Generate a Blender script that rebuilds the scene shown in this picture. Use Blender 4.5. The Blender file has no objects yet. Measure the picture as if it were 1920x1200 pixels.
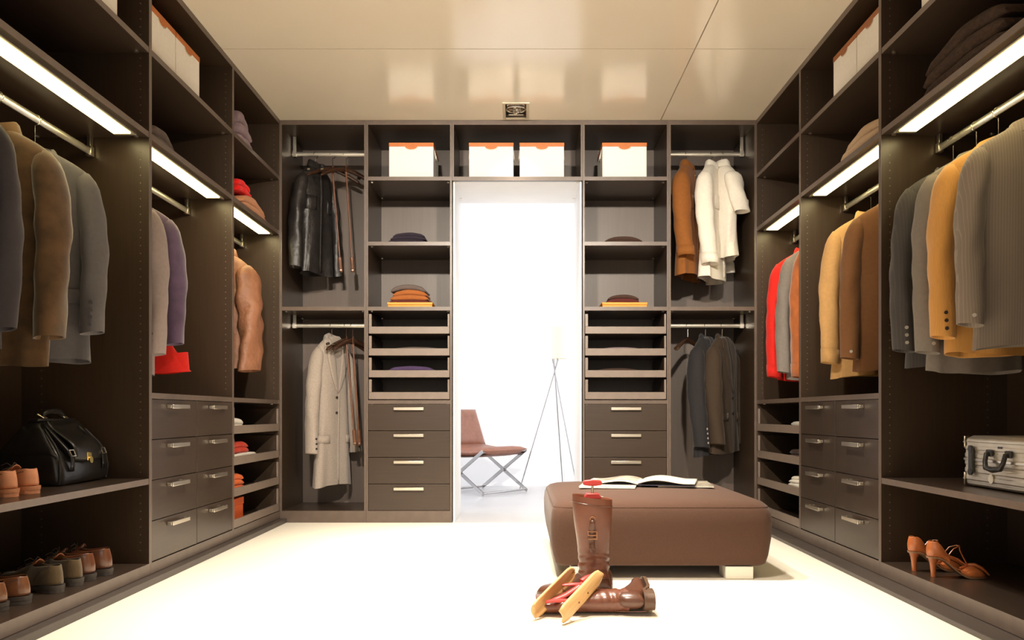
import bpy, math, random
from mathutils import Vector, Matrix

PI = math.pi
D2R = math.radians
SC = bpy.context.scene
COL = SC.collection

# ------------------------------------------------------------------ camera, light, exposure
FPX = 1600.0          # focal length in pixels of the 1920 wide frame
CAMZ = 0.689          # eye height
cd = bpy.data.cameras.new('camera')
cam = bpy.data.objects.new('camera', cd)
COL.objects.link(cam)
cam.location = (0, 0, CAMZ)
cam.rotation_euler = (PI / 2, 0, 0)
cd.sensor_width = 36.0
cd.lens = FPX / 1920 * 36
cd.shift_x = -14 / 1920
cd.shift_y = 176 / 1920
cd.clip_start = 0.02
SC.camera = cam

SC.view_settings.view_transform = 'Standard'
SC.view_settings.look = 'None'
SC.view_settings.gamma = 1.0
SC.view_settings.use_curve_mapping = False
SC.view_settings.exposure = 0.0

w = bpy.data.worlds.new('world')
SC.world = w
w.use_nodes = True
w.node_tree.nodes['Background'].inputs[0].default_value = (1.0, 0.95, 0.88, 1)
w.node_tree.nodes['Background'].inputs[1].default_value = 0.25


def area_light(name, loc, rot, sx, sy, power, col=(1, 1, 1), spread=None):
    l = bpy.data.lights.new(name, 'AREA')
    l.shape = 'RECTANGLE'
    l.size = sx
    l.size_y = sy
    l.energy = power
    l.color = col
    if spread:
        l.spread = spread
    o = bpy.data.objects.new(name, l)
    COL.objects.link(o)
    o.location = loc
    o.rotation_euler = rot
    return o


H = 2.55              # ceiling
XL, XR = -1.517, 1.500     # cabinet fronts left / right
YB = 5.405            # cabinet front of the far wall
DEP = 0.53            # cabinet depth
YW = 8.17             # white wall of the room beyond
YF = -1.3             # wall behind the viewer

# added light, sources unseen: behind the viewer, and both sides of the room beyond
area_light('daylight_window_behind', (0.0, YF - 0.05, 1.45), (PI / 2, 0, 0), 2.6, 1.9, 18, (1.0, 0.93, 0.83))
area_light('daylight_room_beyond_right', (2.57, 7.05, 1.45), (0, PI / 2, 0), 2.2, 1.7, 46, (0.97, 0.98, 1.0))
area_light('daylight_room_beyond_left', (-2.57, 7.05, 1.45), (0, -PI / 2, 0), 2.2, 1.7, 46, (0.97, 0.98, 1.0))
DOWNLIGHT_COL = (1.0, 0.90, 0.76)


# ------------------------------------------------------------------ helpers
def lerp_tab(tab, t):
    if t <= tab[0][0]:
        return tab[0][1]
    for (a, va), (b, vb) in zip(tab, tab[1:]):
        if t <= b:
            k = (t - a) / (b - a) if b > a else 0
            return va + (vb - va) * k
    return tab[-1][1]


def smooth_tab(tab, t):
    """Catmull-Rom through a table of (t, value)."""
    n = len(tab)
    if t <= tab[0][0]:
        return tab[0][1]
    if t >= tab[-1][0]:
        return tab[-1][1]
    for i in range(n - 1):
        if t <= tab[i + 1][0]:
            x0, y0 = tab[max(i - 1, 0)]
            x1, y1 = tab[i]
            x2, y2 = tab[i + 1]
            x3, y3 = tab[min(i + 2, n - 1)]
            h = x2 - x1
            k = (t - x1) / h
            m1 = (y2 - y0) / (x2 - x0) * h
            m2 = (y3 - y1) / (x3 - x1) * h
            return ((2 * k**3 - 3 * k**2 + 1) * y1 + (k**3 - 2 * k**2 + k) * m1 +
                    (-2 * k**3 + 3 * k**2) * y2 + (k**3 - k**2) * m2)


def sstep(a, b, x):
    t = min(1, max(0, (x - a) / (b - a)))
    return t * t * (3 - 2 * t)


class MB:
    def __init__(self):
        self.v = []
        self.f = []

    def box(self, x0, x1, y0, y1, z0, z1):
        b = len(self.v)
        self.v += [(x0, y0, z0), (x1, y0, z0), (x1, y1, z0), (x0, y1, z0),
                   (x0, y0, z1), (x1, y0, z1), (x1, y1, z1), (x0, y1, z1)]
        for q in ((3, 2, 1, 0), (4, 5, 6, 7), (0, 1, 5, 4), (1, 2, 6, 5), (2, 3, 7, 6), (3, 0, 4, 7)):
            self.f.append(tuple(b + i for i in q))
        return self

    def loft(self, rings, cap0=True, cap1=True, closed=True):
        b = len(self.v)
        n = len(rings[0])
        for r in rings:
            self.v += [tuple(p) for p in r]
        for i in range(len(rings) - 1):
            for j in range(n if closed else n - 1):
                k = (j + 1) % n
                self.f.append((b + i * n + j, b + i * n + k, b + (i + 1) * n + k, b + (i + 1) * n + j))
        if cap0:
            self.f.append(tuple(b + j for j in reversed(range(n))))
        if cap1:
            o = b + (len(rings) - 1) * n
            self.f.append(tuple(o + j for j in range(n)))
        return self

    def tube(self, pts, r, n=8, cap=True, flat=1.0):
        pts = [Vector(p) for p in pts]
        rr = r if isinstance(r, (list, tuple)) else [r] * len(pts)
        t0 = (pts[1] - pts[0]).normalized()
        up = Vector((0, 0, 1)) if abs(t0.z) < 0.9 else Vector((1, 0, 0))
        nrm = (up - t0 * up.dot(t0)).normalized()
        rings = []
        for i, p in enumerate(pts):
            a = pts[max(i - 1, 0)]
            c = pts[min(i + 1, len(pts) - 1)]
            t = (c - a).normalized()
            nrm = (nrm - t * nrm.dot(t))
            nrm = nrm.normalized() if nrm.length > 1e-6 else t.orthogonal().normalized()
            bi = t.cross(nrm)
            rings.append([p + (nrm * math.cos(2 * PI * j / n) * flat + bi * math.sin(2 * PI * j / n)) * rr[i] for j in range(n)])
        return self.loft(rings, cap, cap)

    def lathe(self, prof, c=(0, 0, 0), n=24, cap0=True, cap1=True):
        rings = [[(c[0] + r * math.cos(2 * PI * j / n), c[1] + r * math.sin(2 * PI * j / n), c[2] + z) for j in range(n)] for r, z in prof]
        return self.loft(rings, cap0, cap1)

    def disc(self, c, axis, r, h, n=12):
        """short cylinder from c along axis"""
        a = Vector(axis).normalized()
        u = a.orthogonal().normalized()
        w_ = a.cross(u)
        c = Vector(c)
        rings = []
        for k in (0, 1):
            rings.append([c + a * (h * k) + (u * math.cos(2 * PI * j / n) + w_ * math.sin(2 * PI * j / n)) * r for j in range(n)])
        return self.loft(rings)

    def prism(self, poly, y0, y1):
        """polygon of (x,z) extruded along y"""
        return self.loft([[(x, y0, z) for x, z in poly], [(x, y1, z) for x, z in poly]])

    def grid(self, fn, nu, nv):
        b = len(self.v)
        for i in range(nu + 1):
            for j in range(nv + 1):
                self.v.append(tuple(fn(i / nu, j / nv)))
        for i in range(nu):
            for j in range(nv):
                a = b + i * (nv + 1) + j
                self.f.append((a, a + 1, a + nv + 2, a + nv + 1))
        return self

    def xf(self, M, start=0):
        self.v[start:] = [tuple(M @ Vector(p)) for p in self.v[start:]]
        return self

    def build(self, name, mat, parent=None, smooth=False, bevel=0, seg=2, sub=0, solid=0, soff=-1, angle=40):
        me = bpy.data.meshes.new(name)
        me.from_pydata(self.v, [], self.f)
        me.update()
        import bmesh
        bm = bmesh.new()
        bm.from_mesh(me)
        bmesh.ops.remove_doubles(bm, verts=bm.verts, dist=1e-6)
        bmesh.ops.recalc_face_normals(bm, faces=bm.faces)
        bm.to_mesh(me)
        bm.free()
        if mat:
            me.materials.append(mat)
        o = bpy.data.objects.new(name, me)
        COL.objects.link(o)
        if parent:
            o.parent = parent
        if smooth or bevel:
            for p in me.polygons:
                p.use_smooth = True
            try:
                me.set_sharp_from_angle(angle=D2R(angle))
            except Exception:
                pass
        if solid:
            m = o.modifiers.new('solid', 'SOLIDIFY')
            m.thickness = solid
            m.offset = soff
        if bevel:
            m = o.modifiers.new('bevel', 'BEVEL')
            m.width = bevel
            m.segments = seg
            m.limit_method = 'ANGLE'
        if sub:
            m = o.modifiers.new('sub', 'SUBSURF')
            m.levels = sub
            m.render_levels = sub
        return o


def B(*a):
    return MB().box(*a)


def tag(o, label=None, cat=None, group=None, kind=None):
    if label:
        o['label'] = label
    if cat:
        o['category'] = cat
    if group:
        o['group'] = group
    if kind:
        o['kind'] = kind
    return o


def empty(name, loc=(0, 0, 0), rz=0, label=None, cat=None, group=None, rot=None):
    o = bpy.data.objects.new(name, None)
    o.empty_display_size = 0.05
    COL.objects.link(o)
    o.location = loc
    o.rotation_euler = rot if rot is not None else (0, 0, rz)
    return tag(o, label, cat, group)


def copy_tree(o, parent=None):
    c = o.copy()
    COL.objects.link(c)
    c.parent = parent
    for ch in list(o.children):
        copy_tree(ch, c)
    return c


# ------------------------------------------------------------------ materials
def mat(name, col, rough=0.6, metal=0.0, var=0.0, vscale=30.0, bump=0.0, bscale=200.0, stretch=(1, 1, 1),
        sheen=0.0, coat=0.0, spec=0.5, emit=None, estr=0.0, detail=4.0, col2=None, bdist=0.002):
    m = bpy.data.materials.new(name)
    m.use_nodes = True
    nt = m.node_tree
    b = nt.nodes['Principled BSDF']
    b.inputs['Base Color'].default_value = (*col, 1)
    b.inputs['Roughness'].default_value = rough
    b.inputs['Metallic'].default_value = metal
    b.inputs['Specular IOR Level'].default_value = spec
    if sheen:
        b.inputs['Sheen Weight'].default_value = sheen
        b.inputs['Sheen Roughness'].default_value = 0.4
    if coat:
        b.inputs['Coat Weight'].default_value = coat
        b.inputs['Coat Roughness'].default_value = 0.12
    if emit:
        b.inputs['Emission Color'].default_value = (*emit, 1)
        b.inputs['Emission Strength'].default_value = estr
    tc = nt.nodes.new('ShaderNodeTexCoord')
    mp = nt.nodes.new('ShaderNodeMapping')
    mp.inputs['Scale'].default_value = stretch
    nt.links.new(tc.outputs['Object'], mp.inputs['Vector'])
    if var or col2:
        n = nt.nodes.new('ShaderNodeTexNoise')
        n.inputs['Scale'].default_value = vscale
        n.inputs['Detail'].default_value = detail
        nt.links.new(mp.outputs['Vector'], n.inputs['Vector'])
        r = nt.nodes.new('ShaderNodeValToRGB')
        r.color_ramp.elements[0].position = 0.3
        r.color_ramp.elements[1].position = 0.7
        c2 = col2 or tuple(min(1, c * (1 + var)) for c in col)
        r.color_ramp.elements[0].color = (*[c * (1 - var) for c in col], 1)
        r.color_ramp.elements[1].color = (*c2, 1)
        nt.links.new(n.outputs['Fac'], r.inputs['Fac'])
        nt.links.new(r.outputs['Color'], b.inputs['Base Color'])
    if bump:
        n2 = nt.nodes.new('ShaderNodeTexNoise')
        n2.inputs['Scale'].default_value = bscale
        n2.inputs['Detail'].default_value = 3
        nt.links.new(mp.outputs['Vector'], n2.inputs['Vector'])
        bp = nt.nodes.new('ShaderNodeBump')
        bp.inputs['Strength'].default_value = bump
        bp.inputs['Distance'].default_value = bdist
        nt.links.new(n2.outputs['Fac'], bp.inputs['Height'])
        nt.links.new(bp.outputs['Normal'], b.inputs['Normal'])
    return m


def stripe_mat(name, col, col2, scale=60, rough=0.8, thin=0.06, bump=0.15):
    m = mat(name, col, rough, sheen=0.15, bump=bump, bscale=700)
    nt = m.node_tree
    b = nt.nodes['Principled BSDF']
    tc = nt.nodes.new('ShaderNodeTexCoord')
    wv = nt.nodes.new('ShaderNodeTexWave')
    wv.wave_type = 'BANDS'
    wv.bands_direction = 'X'
    wv.inputs['Scale'].default_value = scale
    nt.links.new(tc.outputs['Object'], wv.inputs['Vector'])
    r = nt.nodes.new('ShaderNodeValToRGB')
    r.color_ramp.elements[0].position = 1 - thin * 2
    r.color_ramp.elements[1].position = 1 - thin
    r.color_ramp.elements[0].color = (*col, 1)
    r.color_ramp.elements[1].color = (*col2, 1)
    nt.links.new(wv.outputs['Fac'], r.inputs['Fac'])
    nt.links.new(r.outputs['Color'], b.inputs['Base Color'])
    return m


def fabric(name, col, rough=0.85, var=0.06, sheen=0.12, bump=0.16, bscale=500, vscale=60):
    return mat(name, col, rough, var=var, vscale=vscale, bump=bump, bscale=bscale, sheen=sheen, spec=0.25)


def leather(name, col, rough=0.38, var=0.15, bump=0.35, bscale=160, coat=0.0):
    return mat(name, col, rough, var=var, vscale=25, bump=bump, bscale=bscale, coat=coat)


WOOD = mat('dark_wood', (0.042, 0.026, 0.0155), 0.36, var=0.10, vscale=4.0, stretch=(28, 28, 1.1), bump=0.05, bscale=12, detail=6)
WOODH = mat('dark_wood_drawer_front', (0.047, 0.031, 0.022), 0.28, var=0.10, vscale=4.0, stretch=(1.1, 28, 28), bump=0.04, bscale=12, detail=6)
EDGE = mat('dark_wood_edge_band', (0.120, 0.087, 0.069), 0.34, var=0.1, vscale=20)
LIP = mat('tray_lip_laminate', (0.21, 0.163, 0.135), 0.34, var=0.06, vscale=20)
PINM = mat('pin_hole_dull', (0.16, 0.13, 0.10), 0.6)
GAP = mat('dark_gap', (0.012, 0.009, 0.007), 0.7)
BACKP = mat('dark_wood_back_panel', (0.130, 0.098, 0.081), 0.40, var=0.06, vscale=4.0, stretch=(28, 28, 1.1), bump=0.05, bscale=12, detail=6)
PLINTH = mat('dark_plinth_laminate', (0.07, 0.056, 0.048), 0.42, var=0.1, vscale=8, bump=0.05, bscale=90)
NICKEL = mat('brushed_nickel', (0.78, 0.72, 0.62), 0.28, 1.0, bump=0.05, bscale=300)
RODM = mat('satin_aluminium_rod', (0.80, 0.76, 0.66), 0.32, 0.85)
CHROME = mat('polished_chrome', (0.85, 0.85, 0.86), 0.06, 1.0)
HOOK = mat('hook_steel', (0.75, 0.72, 0.66), 0.18, 1.0)
LED = mat('light_diffuser', (1, 0.95, 0.8), 0.5, emit=(1.0, 0.82, 0.40), estr=13.0)
LEDH = mat('light_housing', (0.55, 0.5, 0.36), 0.4, 0.6)
CARPET = mat('cream_carpet', (0.86, 0.80, 0.69), 0.95, var=0.04, vscale=180, bump=0.35, bscale=420, sheen=0.2, spec=0.1)
PALEFLOOR = mat('pale_grey_floor', (0.50, 0.50, 0.52), 0.3, var=0.03, vscale=3)
CEIL = mat('glossy_cream_ceiling', (0.90, 0.81, 0.67), 0.17, var=0.02, vscale=2, spec=0.8)
JOINT = mat('ceiling_joint', (0.4, 0.33, 0.24), 0.7)
WALL = mat('cream_wall_paint', (0.62, 0.55, 0.45), 0.8, var=0.03, vscale=5, bump=0.05, bscale=200)
WHITEWALL = mat('white_wall_paint', (0.90, 0.90, 0.91), 0.8, var=0.01, vscale=4, bump=0.03, bscale=200)
LINING = mat('white_door_lining', (0.80, 0.79, 0.78), 0.45, var=0.02, vscale=6)
HANGW = mat('dark_hanger_wood', (0.045, 0.020, 0.011), 0.3, var=0.25, vscale=8, stretch=(3, 30, 30), coat=0.3)
BUTTON = mat('dark_button', (0.03, 0.024, 0.02), 0.3)
BUTTONL = mat('grey_button', (0.42, 0.38, 0.34), 0.3)
GOLD = mat('brass', (0.80, 0.58, 0.20), 0.25, 1.0)
GLASS = bpy.data.materials.new('window_glass')
GLASS.use_nodes = True
_nt = GLASS.node_tree
_nt.nodes.remove(_nt.nodes['Principled BSDF'])
_tr = _nt.nodes.new('ShaderNodeBsdfTransparent')
_gl = _nt.nodes.new('ShaderNodeBsdfGlossy')
_gl.inputs['Roughness'].default_value = 0.02
_mx = _nt.nodes.new('ShaderNodeMixShader')
_mx.inputs[0].default_value = 0.06
_nt.links.new(_tr.outputs[0], _mx.inputs[1])
_nt.links.new(_gl.outputs[0], _mx.inputs[2])
_nt.links.new(_mx.outputs[0], _nt.nodes['Material Output'].inputs[0])


# ------------------------------------------------------------------ the setting
def struct(o):
    o['kind'] = 'structure'
    return o


fl = struct(B(-2.2, 2.2, YF, YB, -0.12, 0.0).build('floor', CARPET))
struct(B(-2.7, 2.7, YB, YW + 0.1, -0.12, 0.0).build('floor_adjoining', PALEFLOOR))
# dark plinth strips lying in front of the side cabinets and under the far ones
struct(B(XL - DEP, -1.473, 2.45, YB, 0.0, 0.028).build('trim_1', PLINTH, bevel=0.002))
struct(B(1.408, XR + DEP, 2.45, YB, 0.0, 0.018).build('trim_2', PLINTH, bevel=0.002))

# ceiling: panels with thin joints
xs = [-2.2, 0.895, 2.2]
ys = [YF, 1.9, 4.353, YB + 0.6]
LAMPS = [(-0.022, 5.235), (-0.24, 3.50), (0.24, 3.50), (-0.022, 2.20), (-0.62, 1.30), (0.62, 1.30)]
LW, LD = 0.078, 0.135     # half sizes of a recessed ceiling lamp opening


def holed_slab(x0, x1, y0, y1, z0, z1):
    """slab cut into strips round the lamp openings"""
    holes = [(lx, ly) for lx, ly in LAMPS if x0 < lx < x1 and y0 < ly < y1]
    m = MB()
    yb = sorted(set([y0, y1] + [ly + s_ * LD for _, ly in holes for s_ in (-1, 1)]))
    for ya, yc in zip(yb, yb[1:]):
        xa = x0
        for lx in sorted([lx for lx, ly in holes if ly - LD < (ya + yc) / 2 < ly + LD]):
            m.box(xa, lx - LW, ya, yc, z0, z1)
            xa = lx + LW
        m.box(xa, x1, ya, yc, z0, z1)
    return m


ce = struct(holed_slab(-2.2, 2.2, YF, YB + 0.6, H + 0.012, H + 0.1).build('ceiling', JOINT))
for i in range(2):
    for j in range(3):
        holed_slab(xs[i] + 0.003, xs[i + 1] - 0.003, ys[j] + 0.003, ys[j + 1] - 0.003, H, H + 0.0119).build('ceiling_panel', CEIL, ce)

# walls round the cabinets (behind them) and the plain stretch towards the viewer
struct(B(XL - DEP - 0.10, XL - DEP - 0.002, 2.45, YB + 0.6, 0, H).build('wall_left', WALL))
struct(B(XR + DEP + 0.002, XR + DEP + 0.10, 2.45, YB + 0.6, 0, H).build('wall_right', WALL))
struct(B(XL - 0.10, XL, YF, 2.448, 0, H).build('wall_left_near', WALL))
struct(B(XR, XR + 0.10, YF, 2.448, 0, H).build('wall_right_near', WALL))
# far wall behind the cabinets, with the doorway
DX0, DX1, DZ = -0.412, 0.385, 2.168
m = MB()
m.box(-2.7, DX0 - 0.012, YB + DEP + 0.004, YB + DEP + 0.06, 0, 2.9)
m.box(DX1 + 0.012, 2.7, YB + DEP + 0.004, YB + DEP + 0.06, 0, 2.9)
m.box(DX0 - 0.012, DX1 + 0.012, YB + DEP + 0.004, YB + DEP + 0.06, DZ + 0.012, 2.9)
struct(m.build('wall_back', WHITEWALL))
# lining of the doorway
tr = struct(empty('door_1', (0, YB + 0.03, 0)))
LY0, LY1 = 0.0, DEP + 0.03
B(DX0 - 0.011, DX0, LY0, LY1, 0, DZ).build('jamb', LINING, tr, bevel=0.001)
B(DX1, DX1 + 0.011, LY0, LY1, 0, DZ).build('jamb', LINING, tr, bevel=0.001)
B(DX0 - 0.011, DX1 + 0.011, LY0, LY1, DZ - 0.001, DZ + 0.010).build('head', LINING, tr, bevel=0.001)
# the room beyond
struct(B(-2.7, 2.7, YW, YW + 0.1, 0, 2.9).build('wall_adjoining_back', WHITEWALL))
struct(B(-2.7, 2.7, YB + DEP, YW + 0.1, 2.9, 3.0).build('ceiling_adjoining', WHITEWALL))
for s, nm in ((-1, 'left'), (1, 'right')):
    m = MB()
    xa, xb = sorted((s * 2.6, s * 2.7))
    y0, y1 = YB + DEP + 0.06, YW
    m.box(xa, xb, y0, 6.2, 0, 2.9)
    m.box(xa, xb, 7.9, y1, 0, 2.9)
    m.box(xa, xb, 6.2, 7.9, 0, 0.35)
    m.box(xa, xb, 6.2, 7.9, 2.55, 2.9)
    struct(m.build('wall_adjoining_' + nm, WHITEWALL))
    wn = struct(empty('window_%d' % (1 if s < 0 else 2), (s * 2.66, 7.05, 0.35)))  # unseen glazing, added to let light into the room beyond
    m = MB()
    for a, b in ((-0.85, -0.80), (0.80, 0.85), (-0.025, 0.025)):
        m.box(-0.03, 0.03, a, b, 0, 2.2)
    m.box(-0.03, 0.03, -0.85, 0.85, 0, 0.05).box(-0.03, 0.03, -0.85, 0.85, 2.15, 2.2)
    m.build('window_frame', LINING, wn)
    for a, b in ((-0.80, -0.025), (0.025, 0.80)):
        B(-0.004, 0.004, a, b, 0.05, 2.15).build('pane', GLASS, wn)
# wall behind the viewer; its glazing is added for frontal fill light
m = MB()
m.box(-1.62, -1.3, YF - 0.1, YF, 0, H).box(1.3, 1.6, YF - 0.1, YF, 0, H)
m.box(-1.3, 1.3, YF - 0.1, YF, 0, 0.5).box(-1.3, 1.3, YF - 0.1, YF, 2.4, H)
struct(m.build('wall_front', WALL))
wn = struct(empty('window_3', (0, YF - 0.08, 0.5)))  # unseen, added as the opening for the fill light
m = MB()
for a, b in ((-1.3, -1.25), (1.25, 1.3)):
    m.box(a, b, -0.02, 0.02, 0, 1.9)
m.box(-1.3, 1.3, -0.02, 0.02, 0, 0.05).box(-1.3, 1.3, -0.02, 0.02, 1.85, 1.9)
m.build('window_frame', LINING, wn)
B(-1.25, 1.25, -0.004, 0.004, 0.05, 1.85).build('pane', GLASS, wn)

# ------------------------------------------------------------------ recessed ceiling lamps
REFL = mat('lamp_reflector', (0.85, 0.80, 0.74), 0.16, 1.0, bump=0.6, bscale=60, bdist=0.01)
LFRAME = mat('lamp_frame_paint', (0.62, 0.55, 0.42), 0.4, 0.3)
LAMPBODY = mat('lamp_inside', (0.22, 0.18, 0.14), 0.5, 0.4)


def ceiling_lamp(x, y, label, power, cone, aim):
    t = empty('recessed_ceiling_lamp', (x, y, H), 0, label, 'ceiling lamp', 'recessed ceiling lamps')
    m = MB()
    fw = 0.014
    m.box(-LW - 0.003, -LW + fw, -LD - 0.003, LD + 0.003, -0.006, 0.0)
    m.box(LW - fw, LW + 0.003, -LD - 0.003, LD + 0.003, -0.006, 0.0)
    m.box(-LW + fw, LW - fw, -LD - 0.003, -LD + fw, -0.006, 0.0)
    m.box(-LW + fw, LW - fw, LD - fw, LD + 0.003, -0.006, 0.0)
    m.build('frame', LFRAME, t, bevel=0.0015)
    m = MB()
    a, b = LW - 0.001, LD - 0.001
    m.box(-a, a, -b, b, 0.088, 0.09)
    m.box(-a, -a + 0.002, -b, b, 0.0, 0.088).box(a - 0.002, a, -b, b, 0, 0.088)
    m.box(-a, a, -b, -b + 0.002, 0.0, 0.088).box(-a, a, b - 0.002, b, 0, 0.088)
    m.build('recess_box', LAMPBODY, t)
    # faceted round lamp on a tilting ring
    rings = []
    n = 16
    for k in range(7):
        q = k / 6
        r = 0.056 * math.sqrt(max(0.02, q))
        rings.append([(r * (1 + 0.05 * (-1) ** (j + k)) * math.cos(2 * PI * j / n), r * (1 + 0.05 * (-1) ** (j + k)) * math.sin(2 * PI * j / n), 0.045 - 0.045 * q) for j in range(n)])
    lm = MB().loft(rings, True, False)
    lm.xf(Matrix.Translation((0, 0.035, 0.042)) @ Matrix.Rotation(D2R(-42), 4, 'X'))
    ref = lm.build('reflector', REFL, t, solid=0.002)
    MB().lathe([(0.001, 0.012), (0.012, 0.010), (0.016, 0.0), (0.010, -0.012), (0.001, -0.014)], (0, 0.020, 0.045), 12, False, False).build('bulb_cap', NICKEL, ref, smooth=True)
    m = MB().tube([(0.06 * math.cos(2 * PI * k / 24), 0.028 + 0.056 * math.sin(2 * PI * k / 24), 0.018) for k in range(25)], 0.005, 6, False)
    m.build('tilt_ring', NICKEL, t, smooth=True)
    # curved metal trim on the far side of the opening
    m = MB().grid(lambda u, v: (-0.058 + 0.116 * u, 0.092 + 0.026 * v, 0.004 + 0.012 * math.sin(PI * v) + 0.02 * v), 8, 4)
    m.build('trim_plate', REFL, t, solid=0.002, smooth=True)
    l = bpy.data.lights.new('lamp_light', 'SPOT')
    l.energy = power
    l.color = DOWNLIGHT_COL
    l.spot_size = D2R(cone)
    l.spot_blend = 0.7
    l.shadow_soft_size = 0.07
    o = bpy.data.objects.new('lamp_light', l)
    COL.objects.link(o)
    o.parent = t
    o.location = (0, 0.02, -0.012)
    d = Vector(aim) - Vector((x, y + 0.02, H - 0.012))
    o.rotation_euler = d.to_track_quat('-Z', 'Y').to_euler()
    return t


# tilting lamps: three added to light the carpet, two to light the far wall
LAMP_SET = [('square recessed ceiling lamp with silver reflector above the doorway', 70, 80, (-0.02, 5.0, 0)),
            ('recessed ceiling lamp above the ottoman, left of the pair, outside the picture', 265, 86, (-0.22, 3.6, 0)),
            ('recessed ceiling lamp above the ottoman, right of the pair, outside the picture', 265, 86, (0.22, 3.6, 0)),
            ('recessed ceiling lamp in the middle of the room, outside the picture', 280, 88, (0.0, 2.3, 0)),
            ('recessed ceiling lamp nearest the viewer on the left, outside the picture', 680, 62, (0.25, 5.4, 1.25)),
            ('recessed ceiling lamp nearest the viewer on the right, outside the picture', 680, 62, (-0.25, 5.4, 1.25))]
for (x, y), (lb, pw, cone, aim) in zip(LAMPS, LAMP_SET):
    ceiling_lamp(x, y, lb, pw, cone, aim)

# ------------------------------------------------------------------ cabinets
T = 0.012             # one side panel; two neighbours make a 24 mm divider
SH = 0.024            # shelf thickness


def cabinet(label, loc, rz, W, zbot=0.075, top=True, bottom=True, back=True, zmin=0.0, bm_=None):
    c = empty('wardrobe_unit', loc, rz, label, 'wardrobe')
    for x0 in (0.0005, W - T - 0.0005):
        p = B(x0, x0 + T, 0.001, DEP, zmin, H - 0.001).build('side_panel', WOOD, c)
        B(x0, x0 + T, -0.0008, 0.001, zmin, H - 0.001).build('edge_band', EDGE, p)
    if back:
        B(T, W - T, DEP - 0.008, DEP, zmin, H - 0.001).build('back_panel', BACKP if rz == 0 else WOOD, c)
    if top:
        p = B(T + 0.0006, W - T - 0.0006, 0.001, DEP - 0.009, H - 0.03, H - 0.001).build('top_panel', WOOD, c)
        B(T + 0.0006, W - T - 0.0006, -0.0008, 0.001, H - 0.03, H - 0.001).build('edge_band', EDGE, p)
    if bottom:
        p = B(T + 0.0006, W - T - 0.0006, 0.001, DEP - 0.009, zmin, zbot).build('bottom_panel', WOODH, c)
        B(T + 0.0006, W - T - 0.0006, -0.0008, 0.001, zmin, zbot).build('edge_band', EDGE, p)
    c['W'] = W
    c['fit'] = 0
    return c


def shelf(c, ztop, th=SH, light=None):
    W = c['W']
    x0, x1 = T + 0.0006, W - T - 0.0006
    s = B(x0, x1, 0.003, DEP - 0.009, ztop - th, ztop).build('shelf', WOODH, c)
    B(x0, x1, 0.001, 0.003, ztop - th, ztop).build('edge_band', EDGE, s)
    # little round shelf supports under the corners
    m = MB()
    for x in (x0 + 0.016, x1 - 0.016):
        for y in (0.045, DEP - 0.08):
            m.disc((x, y, ztop - th - 0.005), (0, 0, 1), 0.009, 0.005, 10)
    m.build('shelf_fittings', NICKEL, c)['kind'] = 'stuff'
    if light:
        a, b = light
        h = B(a, b, 0.030, 0.118, ztop - th - 0.007, ztop - th - 0.0002).build('light_strip', LEDH, c, bevel=0.002)
        B(a + 0.03, b - 0.03, 0.040, 0.108, ztop - th - 0.0105, ztop - th - 0.0072).build('diffuser', LED, h, bevel=0.001)
    return s


def rod(c, z, y=0.235, brackets=(True, True), zs=None):
    W = c['W']
    poly = [(0.0085 * math.cos(a), 0.015 * math.sin(a)) for a in [2 * PI * k / 14 for k in range(14)]]
    r = MB().loft([[(x, y + p, z + q) for p, q in poly] for x in (T + 0.004, W - T - 0.004)]).build('hanging_rod', RODM, c, smooth=True)
    for on, x in zip(brackets, (T + 0.02, W - T - 0.02)):
        if on and zs:
            m = MB().box(x - 0.011, x + 0.011, y - 0.007, y + 0.007, z - 0.016, zs - 0.0003)
            m.box(x - 0.013, x + 0.013, y - 0.011, y + 0.011, z - 0.019, z + 0.02)
            m.build('rod_bracket', NICKEL, r, bevel=0.0015)
    return r


HANDLE_ME = None


def handle(parent, x, z, wd=0.19):
    m = MB()
    hw = wd / 2
    pts = [(x - hw, -0.004, z), (x - hw, -0.020, z), (x - hw + 0.008, -0.026, z), (x + hw - 0.008, -0.026, z), (x + hw, -0.020, z), (x + hw, -0.004, z)]
    rings = []
    m.box(x - hw, x + hw, -0.028, -0.020, z - 0.009, z + 0.009)
    m.box(x - hw, x - hw + 0.012, -0.0205, -0.0006, z - 0.007, z + 0.007)
    m.box(x + hw - 0.012, x + hw, -0.0205, -0.0006, z - 0.007, z + 0.007)
    return m.build('handle', NICKEL, parent, bevel=0.002, seg=2)


def drawers(c, x0, x1, z0, z1, n=4):
    h = (z1 - z0) / n
    for k in range(n):
        a, b = z0 + h * k + 0.0016, z0 + h * (k + 1) - 0.0016
        d = B(x0 + 0.002, x1 - 0.002, 0.0, 0.018, a, b).build('drawer', WOODH, c, bevel=0.0012)
        B(x0 + 0.012, x1 - 0.012, 0.018, DEP - 0.06, a + 0.012, b - 0.02).build('drawer_box', GAP, d)
        handle(d, (x0 + x1) / 2, b - 0.028)


def tray(c, z, lip=0.045, hs=0.112):
    W = c['W']
    x0, x1 = T + 0.004, W - T - 0.004
    t = B(x0 + 0.012, x1 - 0.012, 0.015, DEP - 0.05, z + 0.002, z + 0.014).build('tray', WOODH, c)
    B(x0, x1, 0.002, 0.015, z, z + lip).build('front_lip', LIP, t, bevel=0.0015)
    for a, b in ((x0, x0 + 0.012), (x1 - 0.012, x1)):
        B(a, b, 0.015, DEP - 0.05, z + 0.002, z + hs).build('side_wall', WOOD, t)
        B(a, b + (0.006 if a == x0 else 0), 0.004, 0.015, z + lip + 0.0005, z + hs).build('end_post', LIP, t, bevel=0.001)
    return t


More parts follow.
